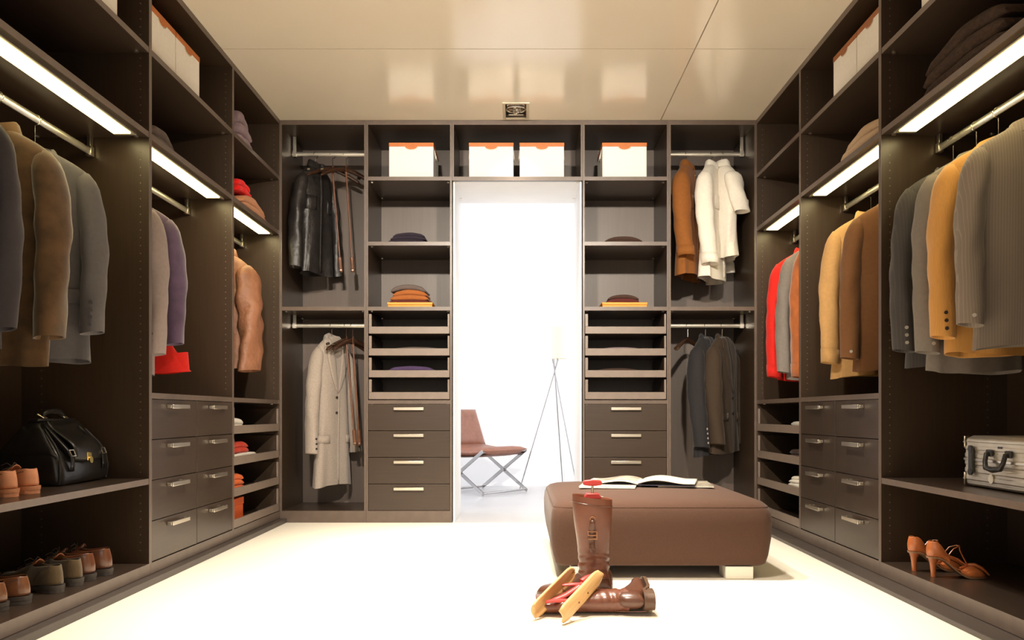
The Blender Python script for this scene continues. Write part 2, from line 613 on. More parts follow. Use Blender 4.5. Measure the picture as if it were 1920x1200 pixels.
def pin_holes(c, x, zs, y=0.035, face=-1):
    """column of little shelf-pin holes on the inner face of a side panel"""
    m = MB()
    for z in zs:
        for yy in (y, DEP - 0.09):
            m.disc((x, yy, z), (face, 0, 0), 0.0028, 0.0006, 6)
    m.build('pin_holes', PINM, c)['kind'] = 'stuff'


def frange(a, b, s):
    r = []
    while a < b:
        r.append(a)
        a += s
    return r


ZA_L, ZB_L, ZA_R, ZB_R = 2.192, 1.845, 2.205, 1.868
ROD_L, ROD_R = 1.757, 1.785
YL = [2.45, 3.507, 4.520, YB]
YR = [2.45, 3.550, 4.563, YB]
left_labels = ['tall dark brown open wardrobe unit with doctor bag and shoes on the left',
               'dark brown wardrobe unit with eight small drawers under purple jacket on the left',
               'narrow dark brown wardrobe unit with pull-out trays in the left corner']
right_labels = ['tall dark brown open wardrobe unit with suitcase and heeled shoes on the right',
                'dark brown wardrobe unit with eight small drawers under brown blazer on the right',
                'narrow dark brown wardrobe unit with pull-out trays in the right corner']
UN = {}
for side in 'LR':
    YY = YL if side == 'L' else YR
    za, zb, zr = (ZA_L, ZB_L, ROD_L) if side == 'L' else (ZA_R, ZB_R, ROD_R)
    for k in range(3):
        W = YY[k + 1] - YY[k]
        if side == 'L':
            c = cabinet(left_labels[k], (XL, YY[k], 0), PI / 2, W, zmin=0.03)
            far = W - T - 0.001
            fx = -1
        else:
            c = cabinet(right_labels[k], (XR, YY[k + 1], 0), -PI / 2, W, zmin=0.02)
            far = T + 0.001
            fx = 1
        UN[side + str(k)] = c
        shelf(c, za)
        shelf(c, zb, light=(0.06, W - 0.06))
        rod(c, zr, y=0.232, zs=zb - SH)
        zz = [z for z in frange(0.5, 2.5, 0.032)]
        if k == 0:
            pin_holes(c, far, [z for z in frange(0.13, 2.5, 0.032) if not (0.38 < z < 0.44 or 1.78 < z < 1.86 or 2.15 < z < 2.22)], face=fx)
            shelf(c, 0.424)
        else:
            pin_holes(c, far, [z for z in frange(0.82, 2.5, 0.032) if not (1.78 < z < 1.86 or 2.15 < z < 2.22)], face=fx)
            shelf(c, 0.776)
        if k == 1:
            B(W / 2 - 0.006, W / 2 + 0.006, 0.004, DEP - 0.01, 0.0755, 0.7515).build('centre_panel', WOOD, c)
            drawers(c, T + 0.0005, W / 2 - 0.0005, 0.078, 0.751)
            drawers(c, W / 2 + 0.0005, W - T - 0.0005, 0.078, 0.751)
        if k == 2:
            for j in range(4):
                tray(c, 0.078 + 0.168 * j, hs=0.14)

# far wall: five units
XC = [XL, -0.971, -0.4275, 0.4005, 0.946, XR]
c1 = cabinet('dark brown hanging unit with black leather jacket, left corner of the far wall', (XC[0], YB, 0), 0, XC[1] - XC[0])
c2 = cabinet('dark brown drawer unit left of the doorway', (XC[1], YB, 0), 0, XC[2] - XC[1])
c4 = cabinet('dark brown drawer unit right of the doorway behind the ottoman', (XC[3], YB, 0), 0, XC[4] - XC[3])
c5 = cabinet('dark brown hanging unit with white shirts, right corner of the far wall', (XC[4], YB, 0), 0, XC[5] - XC[4])
c3 = cabinet('dark brown bridging shelf unit with two boxes above the doorway', (XC[2], YB, 0), 0, XC[3] - XC[2], bottom=False, zmin=2.168)
for c, br in ((c1, (True, False)), (c5, (False, True))):
    shelf(c, 1.368)
    rod(c, 2.405, y=0.235, brackets=br, zs=H - 0.03)
    rod(c, 1.273, y=0.235, brackets=br, zs=1.368 - SH)
shelf(c3, 2.192)
for c in (c2, c4):
    W = c['W']
    shelf(c, 2.192)
    shelf(c, 1.780)
    shelf(c, 1.368)
    shelf(c, 0.776)
    for j in range(4):
        tray(c, 0.782 + 0.1385 * j, hs=0.125)
    drawers(c, T + 0.0005, W - T - 0.0005, 0.076, 0.751)
for c in UN.values():
    del c['W'], c['fit']
for c in (c1, c2, c3, c4, c5):
    del c['W'], c['fit']

# ------------------------------------------------------------------ storage boxes
BOXW = mat('white_linen_box', (0.90, 0.86, 0.79), 0.8, var=0.03, vscale=60, bump=0.15, bscale=600)
LIDO = mat('orange_lid', (0.55, 0.155, 0.025), 0.5, var=0.08, vscale=30)
LIDB = mat('tan_lid', (0.36, 0.115, 0.03), 0.5, var=0.08, vscale=30)
SEAM = mat('box_seam', (0.62, 0.56, 0.47), 0.8)


def storage_box(loc, rz, label, group, lid):
    W_, D_, H_ = 0.286, 0.34, 0.226
    t = empty('storage_box', loc, rz, label, 'storage box', group)
    hl = 0.024
    b = B(-W_ / 2 + 0.002, W_ / 2 - 0.002, 0.002, D_ - 0.002, 0.0005, H_ - hl).build('body', BOXW, t, bevel=0.002)
    # lid with a rounded notch tab in the front
    l = B(-W_ / 2, W_ / 2, 0.0, D_, H_ - hl, H_).build('lid', lid, t, bevel=0.002)
    a = [(0.038 * math.cos(PI + PI * k / 12), H_ - hl + 0.019 * math.sin(PI + PI * k / 12)) for k in range(13)]
    MB().prism(a, -0.002, 0.0).build('finger_tab', lid, l)
    m = MB().tube([(0.042 * math.cos(PI + PI * k / 12), 0.0012, H_ - hl + 0.0225 * math.sin(PI + PI * k / 12)) for k in range(13)], 0.0016, 5)
    m.build('tab_seam', SEAM, b)
    for s in (-1, 1):
        MB().tube([(s * (W_ / 2 - 0.002), 0.07, H_ - hl - 0.004), (s * (W_ / 2 + 0.004), 0.1, H_ - hl - 0.05), (s * (W_ / 2 + 0.004), 0.16, H_ - hl - 0.05), (s * (W_ / 2 - 0.002), 0.19, H_ - hl - 0.004)], 0.003, 5).build('side_cord', BOXW, b)
    return t


ZBX = 2.1925
G = 'white storage boxes with tan lids'


def back_x(px, Y=YB):
    return (px - 974) / FPX * Y


for px, lb in ((771, 'white storage box with orange lid left of the doorway'),
               (921, 'white storage box with orange lid, left one above the doorway'),
               (1016, 'white storage box with orange lid, right one above the doorway'),
               (1171, 'white storage box with orange lid right of the doorway')):
    storage_box((back_x(px, YB + 0.035), YB + 0.035, ZBX), 0, lb, G, LIDO)
XBL = XL - 0.035
for y, lb in ((3.157, 'white storage box cut off by the top edge on the left'),
              (3.712, 'white storage box on the top left shelf, nearer of the two'),
              (4.002, 'white storage box on the top left shelf, farther of the two')):
    storage_box((XBL, y, ZBX), PI / 2, lb, G, LIDO)
XBR = XR + 0.035
for y, lb in ((3.122, 'white storage box cut off by the top edge on the right'),
              (3.745, 'white storage box on the top right shelf, nearer of the two'),
              (4.036, 'white storage box on the top right shelf, farther of the two')):
    storage_box((XBR, y, 2.2055), -PI / 2, lb, G, LIDB)

# ------------------------------------------------------------------ garments and hangers
def hanger_into(t, w_=0.205, drop=0.072, thick=0.016, zhook=0.085, wood=None, cover=True):
    """hook, and a shaped wooden bar; local origin = top of the bar under the hook"""
    m = MB()
    rings = []
    n = 14
    for k in range(-n, n + 1):
        s = k / n
        x = s * w_
        z = -0.026 - drop * abs(s) ** 1.5
        hh = 0.016 - 0.004 * abs(s)
        tt = thick * (0.75 + 0.45 * abs(s))
        if abs(k) == n:
            hh *= 0.5
            tt *= 0.5
        yb = 0.02 * (1 - abs(s)) - 0.012
        rings.append([(x, yb + tt * math.cos(2 * PI * j / 10), z + hh * math.sin(2 * PI * j / 10)) for j in range(10)])
    m.loft(rings).build('hanger_bar', wood or HANGW, t, smooth=True)
    pts = [(0, 0.006, -0.002), (0, 0.006, zhook * 0.35)]
    r = 0.0205
    zc = zhook - r + 0.003
    for k in range(13):
        a = -PI / 2 + (PI * 1.5) * k / 12
        pts.append((r * math.cos(a) if k else 0, 0.006, zc + r * math.sin(a)))
    MB().tube(pts, 0.0019, 6).build('hook', HOOK, t, smooth=True)


def hanger(loc, rz, label, group='wooden clothes hangers', w_=0.205, zhook=0.085, **kw):
    t = empty('clothes_hanger', loc, rz, label, 'hanger', group)
    hanger_into(t, w_, zhook=zhook, **kw)
    return t


ZS = [0, .012, .032, .058, .085, .12, .20, .33, .48, 1.0]


def garment(name, label, cat, loc, rz, M, L=0.76, sw=0.208, hem=0.185, th=0.055, sl=0.60, style='jacket', fold=0.009,
            seed=1, group=None, splay=0.012, bend=0.03, cuffs=None, lining=None, wrinkle=0.034, tilt=0.0, freq=26, cw=1.0, shw=1.0, collar=True, back=False):
    """hanging garment; local origin = neck, x = shoulder line, front = -y"""
    rnd = random.Random(seed)
    ph = [rnd.uniform(0, 2 * PI) for _ in range(8)]
    t = empty(name, loc, rz, label, cat, group)
    if tilt:
        t.rotation_euler = (0, tilt, rz)
    hwt = [(0, .30 * sw), (.014, .42 * sw), (.042, .66 * sw), (.076, .88 * sw), (.108, .975 * sw), (.145, 1.0 * sw),
           (.22, .90 * sw), (.36, .83 * sw), (.52, .85 * sw), (L, hem)]
    tht = [(0, .55 * th), (.03, .75 * th), (.085, .9 * th), (.16, 1.05 * th), (.30, 1.05 * th), (L, 1.1 * th)]

    def surf(u, d, side=-1, off=0.0):
        hw = smooth_tab(hwt, d)
        tt = smooth_tab(tht, d)
        q = min(1.0, abs(u) / hw)
        c = q ** 1.25
        v = side * tt * (max(0.0, 1 - c * c) ** 0.4) + side * off
        return (u, v + wave(u, d), -d)

    def wave(u, d):
        k = (d / L) ** 1.3
        return fold * k * (math.sin(freq * u + ph[0] + d * 2.2) + 0.6 * math.sin(freq * 1.9 * u + ph[1] - d * 1.3)) + 0.012 * k * math.sin(5 * u + ph[2])

    rings = []
    N = 44
    ds = [0, .006, .014, .024, .036, .05, .066, .084, .105, .13, .16, .2, .25, .3, .35, .4, .45, .5, .56, .62, .68]
    ds = [d for d in ds if d < L - 0.03] + [L - 0.025, L]
    for d in ds:
        hw = smooth_tab(hwt, d)
        tt = smooth_tab(tht, d)
        ring = []
        for j in range(N):
            a = 2 * PI * j / N
            ca, sa = math.cos(a), math.sin(a)
            u = hw * math.copysign(abs(ca) ** 0.8, ca)
            v = tt * math.copysign(abs(sa) ** 0.8, sa)
            k = (d / L) ** 1.2
            rr = 1 + wrinkle * k * math.sin(5 * a + ph[3] + d * 3) + wrinkle * 0.7 * math.sin(9 * a + ph[4] + 14 * d) * k
            zz = -d
            if d > L - 0.001:
                zz += 0.008 * math.sin(2 * a + ph[5])
            ring.append((u * rr, v * rr + wave(u, d), zz))
        rings.append(ring)
    last = rings[-1]
    cx = sum(p[0] for p in last) / N
    cy = sum(p[1] for p in last) / N
    rings.append([(cx + (x - cx) * .97, cy + (y - cy) * .86, z + 0.004) for x, y, z in last])
    rings.append([(cx + (x - cx) * .94, cy + (y - cy) * .78, z + 0.09) for x, y, z in last])
    body = MB().loft(rings).build('body', M, t, smooth=True, angle=75)
    # sleeves
    for s in (-1, 1):
        p2 = rnd.uniform(0, 6)
        rings = []
        ns = 22
        for k in range(ns + 1):
            q = k / ns
            d = 0.074 + (sl + 0.008) * q
            x = sw * 0.80 + (0.028 + splay) * (1 - (1 - min(1, q * 1.5)) ** 2) + splay * 0.55 * q
            y = -bend * q * q * 1.6 * (-1 if back else 1) + 0.004
            ru = lerp_tab([(0, .020), (.04, .034), (.1, .044), (.3, .046), (.6, .042), (1, .039)], q) * cw
            rv = lerp_tab([(0, .022), (.04, .042), (.1, .056), (.3, .060), (.6, .055), (1, .052)], q) * cw * min(1.2, th / 0.055)
            ring = []
            for j in range(18):
                a = 2 * PI * j / 18
                wr = 1 + wrinkle * 1.6 * math.sin(22 * d * 2 + 2 * a + p2) * math.sin(PI * q) + wrinkle * 2.0 * math.sin(3 * a + p2 + 7 * q) * min(1, q * 3)
                ring.append((s * (x + ru * wr * math.cos(a)), y + rv * wr * math.sin(a), -d + 0.006 * math.cos(a) * q))
            rings.append(ring)
        last = rings[-1]
        cx = sum(p[0] for p in last) / 18
        cy = sum(p[1] for p in last) / 18
        rings.append([(cx + (x - cx) * .86, cy + (y - cy) * .86, z + 0.002) for x, y, z in last])
        rings.append([(cx + (x - cx) * .80, cy + (y - cy) * .80, z + 0.07) for x, y, z in last])
        slv = MB().loft(rings).build('sleeve', M, t, smooth=True, angle=75)
        if cuffs:
            nb, bm_ = cuffs
            ii = ns - 1
            for b in range(nb):
                rg = rings[ii - b * 1]
                p = rg[4 if back else 14]
                nrm = Vector((p[0] - s * 0, 0, 0))
                ctr = Vector((sum(q[0] for q in rg) / 18, sum(q[1] for q in rg) / 18, p[2]))
                nv = (Vector(p) - ctr).normalized()
                MB().disc(Vector(p) - nv * 0.0005, nv, 0.0068, 0.004, 10).build('cuff_button', bm_, slv, smooth=True)
        if style == 'shirt' and sl > 0.4:
            r2 = []
            for k in (ns - 2, ns):
                rg = rings[k]
                cx = sum(p[0] for p in rg) / 18
                cy = sum(p[1] for p in rg) / 18
                r2.append([(cx + (x - cx) * 1.06, cy + (y - cy) * 1.06, z + (0.0 if k == ns else 0.01)) for x, y, z in rg])
            MB().loft(r2, False, False).build('cuff', M, slv, smooth=True, solid=0.002)
    # collar
    if collar:
        rings = []
        full = style != 'jacket'
        a0, a1 = (-0.40 * PI, 1.40 * PI) if full else (-0.12 * PI, 1.12 * PI)
        for k in range(21):
            a = a0 + (a1 - a0) * k / 20
            ex, ey = 0.062 * math.cos(a), 0.034 * math.sin(a) * th / 0.055
            nx, ny = math.cos(a), math.sin(a) * 0.8
            dz = -0.018 * max(0, -math.sin(a)) - (0.0 if full else 0.02 * abs(math.cos(a)))
            hc = 0.022 if style == 'shirt' else 0.024
            rings.append([(ex + nx * o, ey + ny * o, z + dz) for o, z in ((-0.006, -0.012), (-0.003, hc), (0.003, hc + 0.006), (0.011, hc - 0.002), (0.022, -0.018), (0.017, -0.020), (0.006, hc - 0.012))])
        MB().loft(rings).build('collar', M, t, smooth=True, angle=60)
    if style == 'jacket':
        for s in (-1, 1):
            rows = [(0.004, .052, .075), (.03, .050, .098), (.062, .045, .112), (.085, .040, .120), (.095, .038, .098), (.16, .028, .096), (.25, .016, .070), (.34, .003, .028), (.37, .0, .006)]

            def fn(i, j, s=s):
                d, a, b = rows[min(int(round(i * (len(rows) - 1))), len(rows) - 1)]
                return surf(s * (a + (b - a) * j), d, -1, 0.0055)
            MB().grid(fn, len(rows) - 1, 4).build('lapel', M, t, smooth=True, solid=0.004, soff=0, angle=60)
            MB().grid(lambda i, j, s=s: surf(s * (0.075 + 0.10 * i), L * 0.66 + 0.05 * j, -1, 0.005), 5, 2).build('pocket_flap', M, t, smooth=True, solid=0.004, soff=0)
        MB().grid(lambda i, j: surf(0.006 + 0.012 * j, 0.36 + (L - 0.37) * i, -1, 0.004), 10, 1).build('front_edge', M, t, smooth=True, solid=0.004, soff=0)
        for d in (0.40, 0.50):
            p = Vector(surf(-0.012, d, -1, 0.001))
            MB().disc(p, (0, -1, 0), 0.0085, 0.006, 12).build('button', cuffs[1] if cuffs else BUTTON, t, smooth=True)
    elif style in ('shirt', 'zip'):
        MB().grid(lambda i, j: surf(-0.015 + 0.03 * j, 0.03 + (L - 0.045) * i, -1, 0.003), 14, 2).build('placket', M, t, smooth=True, solid=0.003, soff=0)
        if style == 'shirt':
            for k in range(6):
                d = 0.07 + k * 0.1
                if d < L - 0.05:
                    MB().disc(Vector(surf(0, d, -1, 0.004)), (0, -1, 0), 0.005, 0.003, 10).build('button', cuffs[1] if cuffs else BUTTONL, t, smooth=True)
        for s in (-1, 1):
            MB().grid(lambda i, j, s=s: surf(s * (0.055 + 0.075 * i), 0.22 + 0.09 * j, -1, 0.003), 4, 3).build('chest_pocket', M, t, smooth=True, solid=0.003, soff=0)
    return t


def hang(name, label, cat, px, Y_or_X, wall, M, rz=0.0, hl=None, **kw):
    """garment on its own wooden hanger on one of the rods"""
    if wall == 'L':
        loc = (XL - 0.232, Y_or_X, ROD_L + 0.015 - 0.133)
        hz = 0.0
    elif wall == 'R':
        loc = (XR + 0.232, Y_or_X, ROD_R + 0.015 - 0.133)
        hz = 0.0
    else:
        zr = 2.405 if wall == 'BU' else 1.273
        loc = (Y_or_X, YB + 0.235, zr + 0.015 - 0.088)
    hanger(loc, rz, hl, zhook=0.130 if wall in 'LR' else 0.085, w_=min(0.165, 0.80 * kw.get('sw', 0.208)))
    if wall in 'LR':
        kw['L'] = kw.get('L', 0.76) - 0.045
        kw['sl'] = kw.get('sl', 0.60) - 0.045
    return garment(name, label, cat, (loc[0], loc[1], loc[2] - 0.004), rz, M, **kw)


CHARC = fabric('charcoal_wool', (0.038, 0.033, 0.040))
BLACKW = fabric('black_charcoal_wool', (0.020, 0.018, 0.020))
DARKB2 = fabric('dark_brown_suiting', (0.042, 0.027, 0.017))
BROWNC = mat('brown_suede', (0.085, 0.044, 0.016), 0.9, var=0.3, vscale=18, bump=0.3, bscale=300, sheen=0.4)
GREYB = fabric('blue_grey_wool', (0.115, 0.108, 0.115))
MAUVE = fabric('mauve_grey_wool', (0.30, 0.245, 0.24))
PURPLE = mat('purple_velvet', (0.085, 0.05, 0.10), 0.8, var=0.2, vscale=20, sheen=0.5, bump=0.2, bscale=400)
REDF = fabric('red_cotton', (0.62, 0.018, 0.012))
TANLEA = mat('tan_brown_nylon', (0.27, 0.115, 0.058), 0.55, var=0.2, vscale=9, bump=0.6, bscale=18, bdist=0.02)
BLACKLEA = mat('black_leather', (0.020, 0.017, 0.016), 0.42, var=0.3, vscale=20, bump=0.5, bscale=22, bdist=0.012)
TWEED = mat('pale_tweed', (0.33, 0.275, 0.235), 0.9, var=0.25, vscale=260, bump=0.3, bscale=500, sheen=0.2)
COGNAC = fabric('cognac_cotton', (0.24, 0.085, 0.018))
WHITEC = fabric('white_cotton', (0.80, 0.75, 0.66), var=0.04)
BEIGE = fabric('beige_cotton', (0.52, 0.40, 0.25), var=0.08)
DARKS = stripe_mat('dark_charcoal_pinstripe', (0.045, 0.040, 0.040), (0.062, 0.055, 0.053), 30)
DARKB = fabric('dark_brown_wool', (0.085, 0.055, 0.038))
PINS = stripe_mat('taupe_pinstripe', (0.195, 0.155, 0.125), (0.255, 0.205, 0.17), 38)
MUST = mat('mustard_corduroy', (0.58, 0.285, 0.07), 0.85, var=0.08, vscale=4, stretch=(90, 90, 2), bump=0.4, bscale=4, sheen=0.3)
GREYW = fabric('mid_grey_wool', (0.20, 0.175, 0.155))
TANS = fabric('tan_cotton', (0.52, 0.30, 0.115))
BROWNB = fabric('chestnut_brown_cotton', (0.17, 0.075, 0.028))
RUST = mat('rust_suede', (0.34, 0.095, 0.02), 0.9, var=0.25, vscale=14, bump=0.3, bscale=250, sheen=0.4)

# --- left wall
hang('suit_jacket', 'dark charcoal suit jacket at the left edge of the picture', 'jacket', 0, 2.545, 'L', CHARC, rz=D2R(6), hl='wooden hanger holding the dark charcoal jacket at the left edge', seed=3, L=0.80, sl=0.66, cuffs=(3, BUTTON))
hang('suede_jacket', 'dark brown suede jacket between charcoal and blue-grey jackets on the left', 'jacket', 0, 2.855, 'L', BROWNC, rz=D2R(-5), hl='wooden hanger holding the brown suede jacket on the left', seed=5, L=0.83, sl=0.66, style='zip', fold=0.012, wrinkle=0.04, th=0.068)
hang('suit_jacket', 'blue-grey suit jacket above the black doctor bag', 'jacket', 0, 3.075, 'L', GREYB, rz=D2R(8), hl='wooden hanger holding the blue-grey suit jacket', seed=9, L=0.80, sl=0.62, cuffs=(4, BUTTON))
hang('blazer', 'mauve-grey blazer beside the purple velvet jacket', 'jacket', 0, 3.66, 'L', MAUVE, rz=D2R(-4), hl='wooden hanger holding the mauve-grey blazer', seed=11, L=0.82, sl=0.66, cuffs=(3, BUTTON))
hang('velvet_jacket', 'purple velvet jacket hanging above the left drawers', 'jacket', 0, 3.82, 'L', PURPLE, rz=D2R(5), hl='wooden hanger holding the purple velvet jacket', seed=12, L=0.66, sl=0.60)
hang('red_dress', 'bright red garment with flared hem behind the purple jacket', 'dress', 0, 3.965, 'L', REDF, rz=D2R(4), hl='wooden hanger holding the bright red garment', seed=13, L=0.80, sl=0.15, style='shirt', hem=0.205, fold=0.02, splay=0.0, sw=0.10, collar=False, th=0.045)
hang('padded_jacket', 'tan brown padded jacket in the left corner unit', 'jacket', 0, 5.05, 'L', TANLEA, rz=D2R(-12), hl='wooden hanger holding the tan brown padded jacket', seed=15, L=0.72, sl=0.66, style='zip', th=0.080, wrinkle=0.07, fold=0.014, cw=1.35, sw=0.175)
# --- right wall
hang('suit_jacket', 'taupe pinstripe suit jacket nearest the viewer on the right', 'jacket', 0, 2.88, 'R', PINS, back=True, rz=D2R(171), hl='wooden hanger holding the taupe pinstripe suit jacket', seed=21, L=0.795, sl=0.64, cuffs=(1, BUTTONL), th=0.06)
hang('corduroy_blazer', 'mustard yellow blazer next to the taupe pinstripe suit', 'jacket', 0, 3.09, 'R', MUST, back=True, rz=D2R(176), hl='wooden hanger holding the mustard yellow blazer', seed=22, L=0.805, sl=0.665, cuffs=(3, BUTTON))
hang('suit_jacket', 'mid grey suit jacket between mustard blazer and dark charcoal jacket', 'jacket', 0, 3.24, 'R', GREYW, back=True, rz=D2R(183), hl='wooden hanger holding the mid grey suit jacket', seed=23, L=0.86, sl=0.71, cuffs=(4, BUTTONL))
hang('suit_jacket', 'dark charcoal pinstripe jacket with silver cuff buttons above the suitcase', 'jacket', 0, 3.40, 'R', DARKS, rz=D2R(-3), hl='wooden hanger holding the dark charcoal pinstripe jacket', seed=24, L=0.83, sl=0.69, cuffs=(3, BUTTONL))
hang('blazer', 'chestnut brown blazer above the right drawers', 'jacket', 0, 3.93, 'R', BROWNB, back=True, rz=D2R(172), hl='wooden hanger holding the chestnut brown blazer', seed=25, L=0.82, sl=0.685, cuffs=(1, BUTTONL))
hang('shirt', 'tan shirt behind the chestnut brown blazer', 'shirt', 0, 4.20, 'R', TANS, rz=D2R(-4), hl='wooden hanger holding the tan shirt', seed=26, L=0.84, sl=0.69, style='shirt')
hang('suede_shirt', 'rust orange suede shirt in the right corner unit', 'shirt', 0, 4.70, 'R', RUST, rz=D2R(5), hl='wooden hanger holding the rust suede shirt', seed=27, L=0.84, sl=0.74, style='shirt', fold=0.014)
hang('jacket', 'grey jacket between the red shirt and rust suede shirt', 'jacket', 0, 4.92, 'R', GREYW, rz=D2R(-4), hl='wooden hanger holding the grey jacket in the corner unit', seed=28, L=0.82, sl=0.70)
hang('shirt', 'bright red shirt in the right corner unit', 'shirt', 0, 5.14, 'R', REDF, rz=D2R(3), hl='wooden hanger holding the bright red shirt', seed=29, L=0.82, sl=0.72, style='shirt')
# --- far wall
hang('leather_jacket', 'black leather jacket hanging upper left of the far wall', 'jacket', 0, -1.342, 'BU', BLACKLEA, rz=D2R(64), bend=0.006, th=0.046, hl='wooden hanger holding the black leather jacket', seed=31, L=0.72, sl=0.62, style='zip', wrinkle=0.05, fold=0.012, sw=0.155, hem=0.14, cw=0.95, splay=0.04)
hang('tweed_coat', 'long pale grey tweed coat hanging lower left of the far wall', 'coat', 0, -1.235, 'BL', TWEED, rz=D2R(62), bend=0.008, th=0.046, hl='wooden hanger holding the pale grey tweed coat', seed=32, L=0.98, sl=0.68, cuffs=(3, BUTTON), sw=0.16, hem=0.18, splay=0.035, cw=0.95)
hang('shirt', 'cognac brown shirt hanging beside the white shirts', 'shirt', 0, 1.108, 'BU', COGNAC, rz=D2R(66), hl='wooden hanger holding the cognac brown shirt', seed=33, L=0.74, sl=0.55, style='shirt', sw=0.19, hem=0.2)
hang('shirt', 'white long-sleeved shirt next to the cognac shirt', 'shirt', 0, 1.275, 'BU', WHITEC, rz=D2R(62), hl='wooden hanger holding the white long-sleeved shirt', seed=34, L=0.76, sl=0.60, style='shirt', sw=0.20, hem=0.2, fold=0.014)
hang('shirt', 'white short-sleeved shirt, rightmost of the white shirts', 'shirt', 0, 1.340, 'BU', WHITEC, rz=D2R(104), hl='wooden hanger holding the white short-sleeved shirt', seed=35, L=0.62, sl=0.26, style='shirt', sw=0.17, hem=0.17, fold=0.014)
hang('suit_jacket', 'dark charcoal suit jacket lower right of the far wall', 'jacket', 0, 1.235, 'BL', BLACKW, rz=D2R(58), hl='wooden hanger holding the dark charcoal suit jacket on the far wall', seed=36, L=0.78, sl=0.64, cuffs=(4, BUTTONL), sw=0.20, hem=0.2)
hang('suit_jacket', 'dark brown suit jacket, rightmost on the lower far rod', 'jacket', 0, 1.345, 'BL', DARKB2, rz=D2R(56), hl='wooden hanger holding the dark brown suit jacket', seed=37, L=0.76, sl=0.62, sw=0.20, hem=0.2)

# hangers with a slim hanging stick
STICKM = mat('brown_stick', (0.16, 0.065, 0.035), 0.35, var=0.2, vscale=30)


def stick_hanger(X, zr, rz, lb, ls, tilt):
    loc = (X, YB + 0.235, zr + 0.015 - 0.088)
    h = hanger(loc, rz, lb, w_=0.19)
    # metal pins in the hanger ends
    for s in (-1, 1):
        e = Vector((s * 0.172, -0.012, -0.058))
        MB().disc(e, (s, 0, -0.25), 0.0085, 0.02, 10).build('end_pin', NICKEL, h, smooth=True)
    d = Vector((tilt, -0.01, -0.56))
    t = empty('hanging_stick', (loc[0] + 0.004, loc[1] - 0.035, loc[2] - 0.055), 0, ls, 'stick', 'slim brown hanging sticks')
    p = [d * (k / 8) for k in range(9)]
    MB().tube(p, [0.0065 - 0.0015 * k / 8 for k in range(9)], 8).build('shaft', STICKM, t, smooth=True)
    a = d
    b = d + d.normalized() * 0.10
    g = MB().tube([a, a + (b - a) * 0.04, a + (b - a) * 0.3, a + (b - a) * 0.33, b - (b - a) * 0.05, b], [0.008, 0.0125, 0.0125, 0.0115, 0.0125, 0.010], 12).build('grip', STICKM, t, smooth=True)
    MB().tube([b - (b - a) * 0.14, b - (b - a) * 0.10], 0.0132, 12).build('metal_ring', NICKEL, g, smooth=True)
    # strap loop over the hanger bar
    MB().tube([(0, 0, 0), (-0.004, 0.012, 0.045), (-0.004, 0.04, 0.056), (-0.004, 0.055, 0.03), (0, 0.04, -0.01)], 0.002, 6).build('strap', STICKM, t, smooth=True)


stick_hanger(-1.232, 2.405, D2R(38), 'empty wooden hanger beside the black leather jacket', 'slim brown stick hanging next to the black leather jacket', 0.05)
stick_hanger(-1.143, 2.405, D2R(38), 'empty wooden hanger nearest the upper left divider', 'slim brown stick hanging farther from the black leather jacket', 0.04)
stick_hanger(-1.140, 1.273, D2R(56), 'empty wooden hanger beside the pale tweed coat', 'slim brown stick hanging next to the pale tweed coat', 0.05)
stick_hanger(-1.098, 1.273, D2R(56), 'empty wooden hanger nearest the lower left divider', 'slim brown stick hanging farther from the pale tweed coat', 0.04)
hanger((1.118, YB + 0.235, 1.273 + 0.015 - 0.088), D2R(52), 'empty dark wooden hanger left of the charcoal suit on the far wall')

# ------------------------------------------------------------------ folded clothes
def folded(name, label, cat, loc, rz, M, w_=0.26, d_=0.26, h=0.05, layers=2, crown=0.0, base=0.0, seed=1, group=None, taper=0.02):
    """folded garment: layered slab, folds at the front, crowned by crown metres (base = crown of what lies below)"""
    rnd = random.Random(seed)
    t = empty(name, loc, rz, label, cat, group)
    lh = h / layers
    nx = 12
    for q in range(layers):
        z0, z1 = lh * q, lh * (q + 1)
        inset = taper * q / max(1, layers) + rnd.uniform(-0.004, 0.006)
        ww = w_ / 2 - inset
        dd = d_ / 2 - inset * 0.6
        prof = []
        r = lh / 2
        # section in the y-z plane: rounded fold at the front (-y), layered rear
        for k in range(7):
            a = PI / 2 + PI * k / 6
            prof.append((-dd + r + r * math.cos(a), r * math.sin(a)))
        for k in range(7):
            a = -PI / 2 + PI * k / 6
            prof.append((dd - r + r * math.cos(a), r * math.sin(a)))
        rings = []
        for i in range(nx + 1):
            s = -1 + 2 * i / nx
            e = 1.0 if 0 < i < nx else 0.45
            x = s * ww
            cr = (1 - abs(s) ** 2.2)
            zc0 = z0 + base * cr + (crown - base) * cr * q / layers
            zc1 = z1 + base * cr + (crown - base) * cr * (q + 1) / layers
            zm, zh = (zc0 + zc1) / 2, (zc1 - zc0) / lh
            jit = 0.003 * math.sin(7 * s + seed + q)
            rings.append([(x + (0.004 * math.sin(9 * y + q) if True else 0), y * (1 if e == 1 else 0.97) + jit, zm + z * zh * e) for y, z in prof])
        MB().loft(rings).build('fold', M, t, smooth=True, angle=70)
    return t


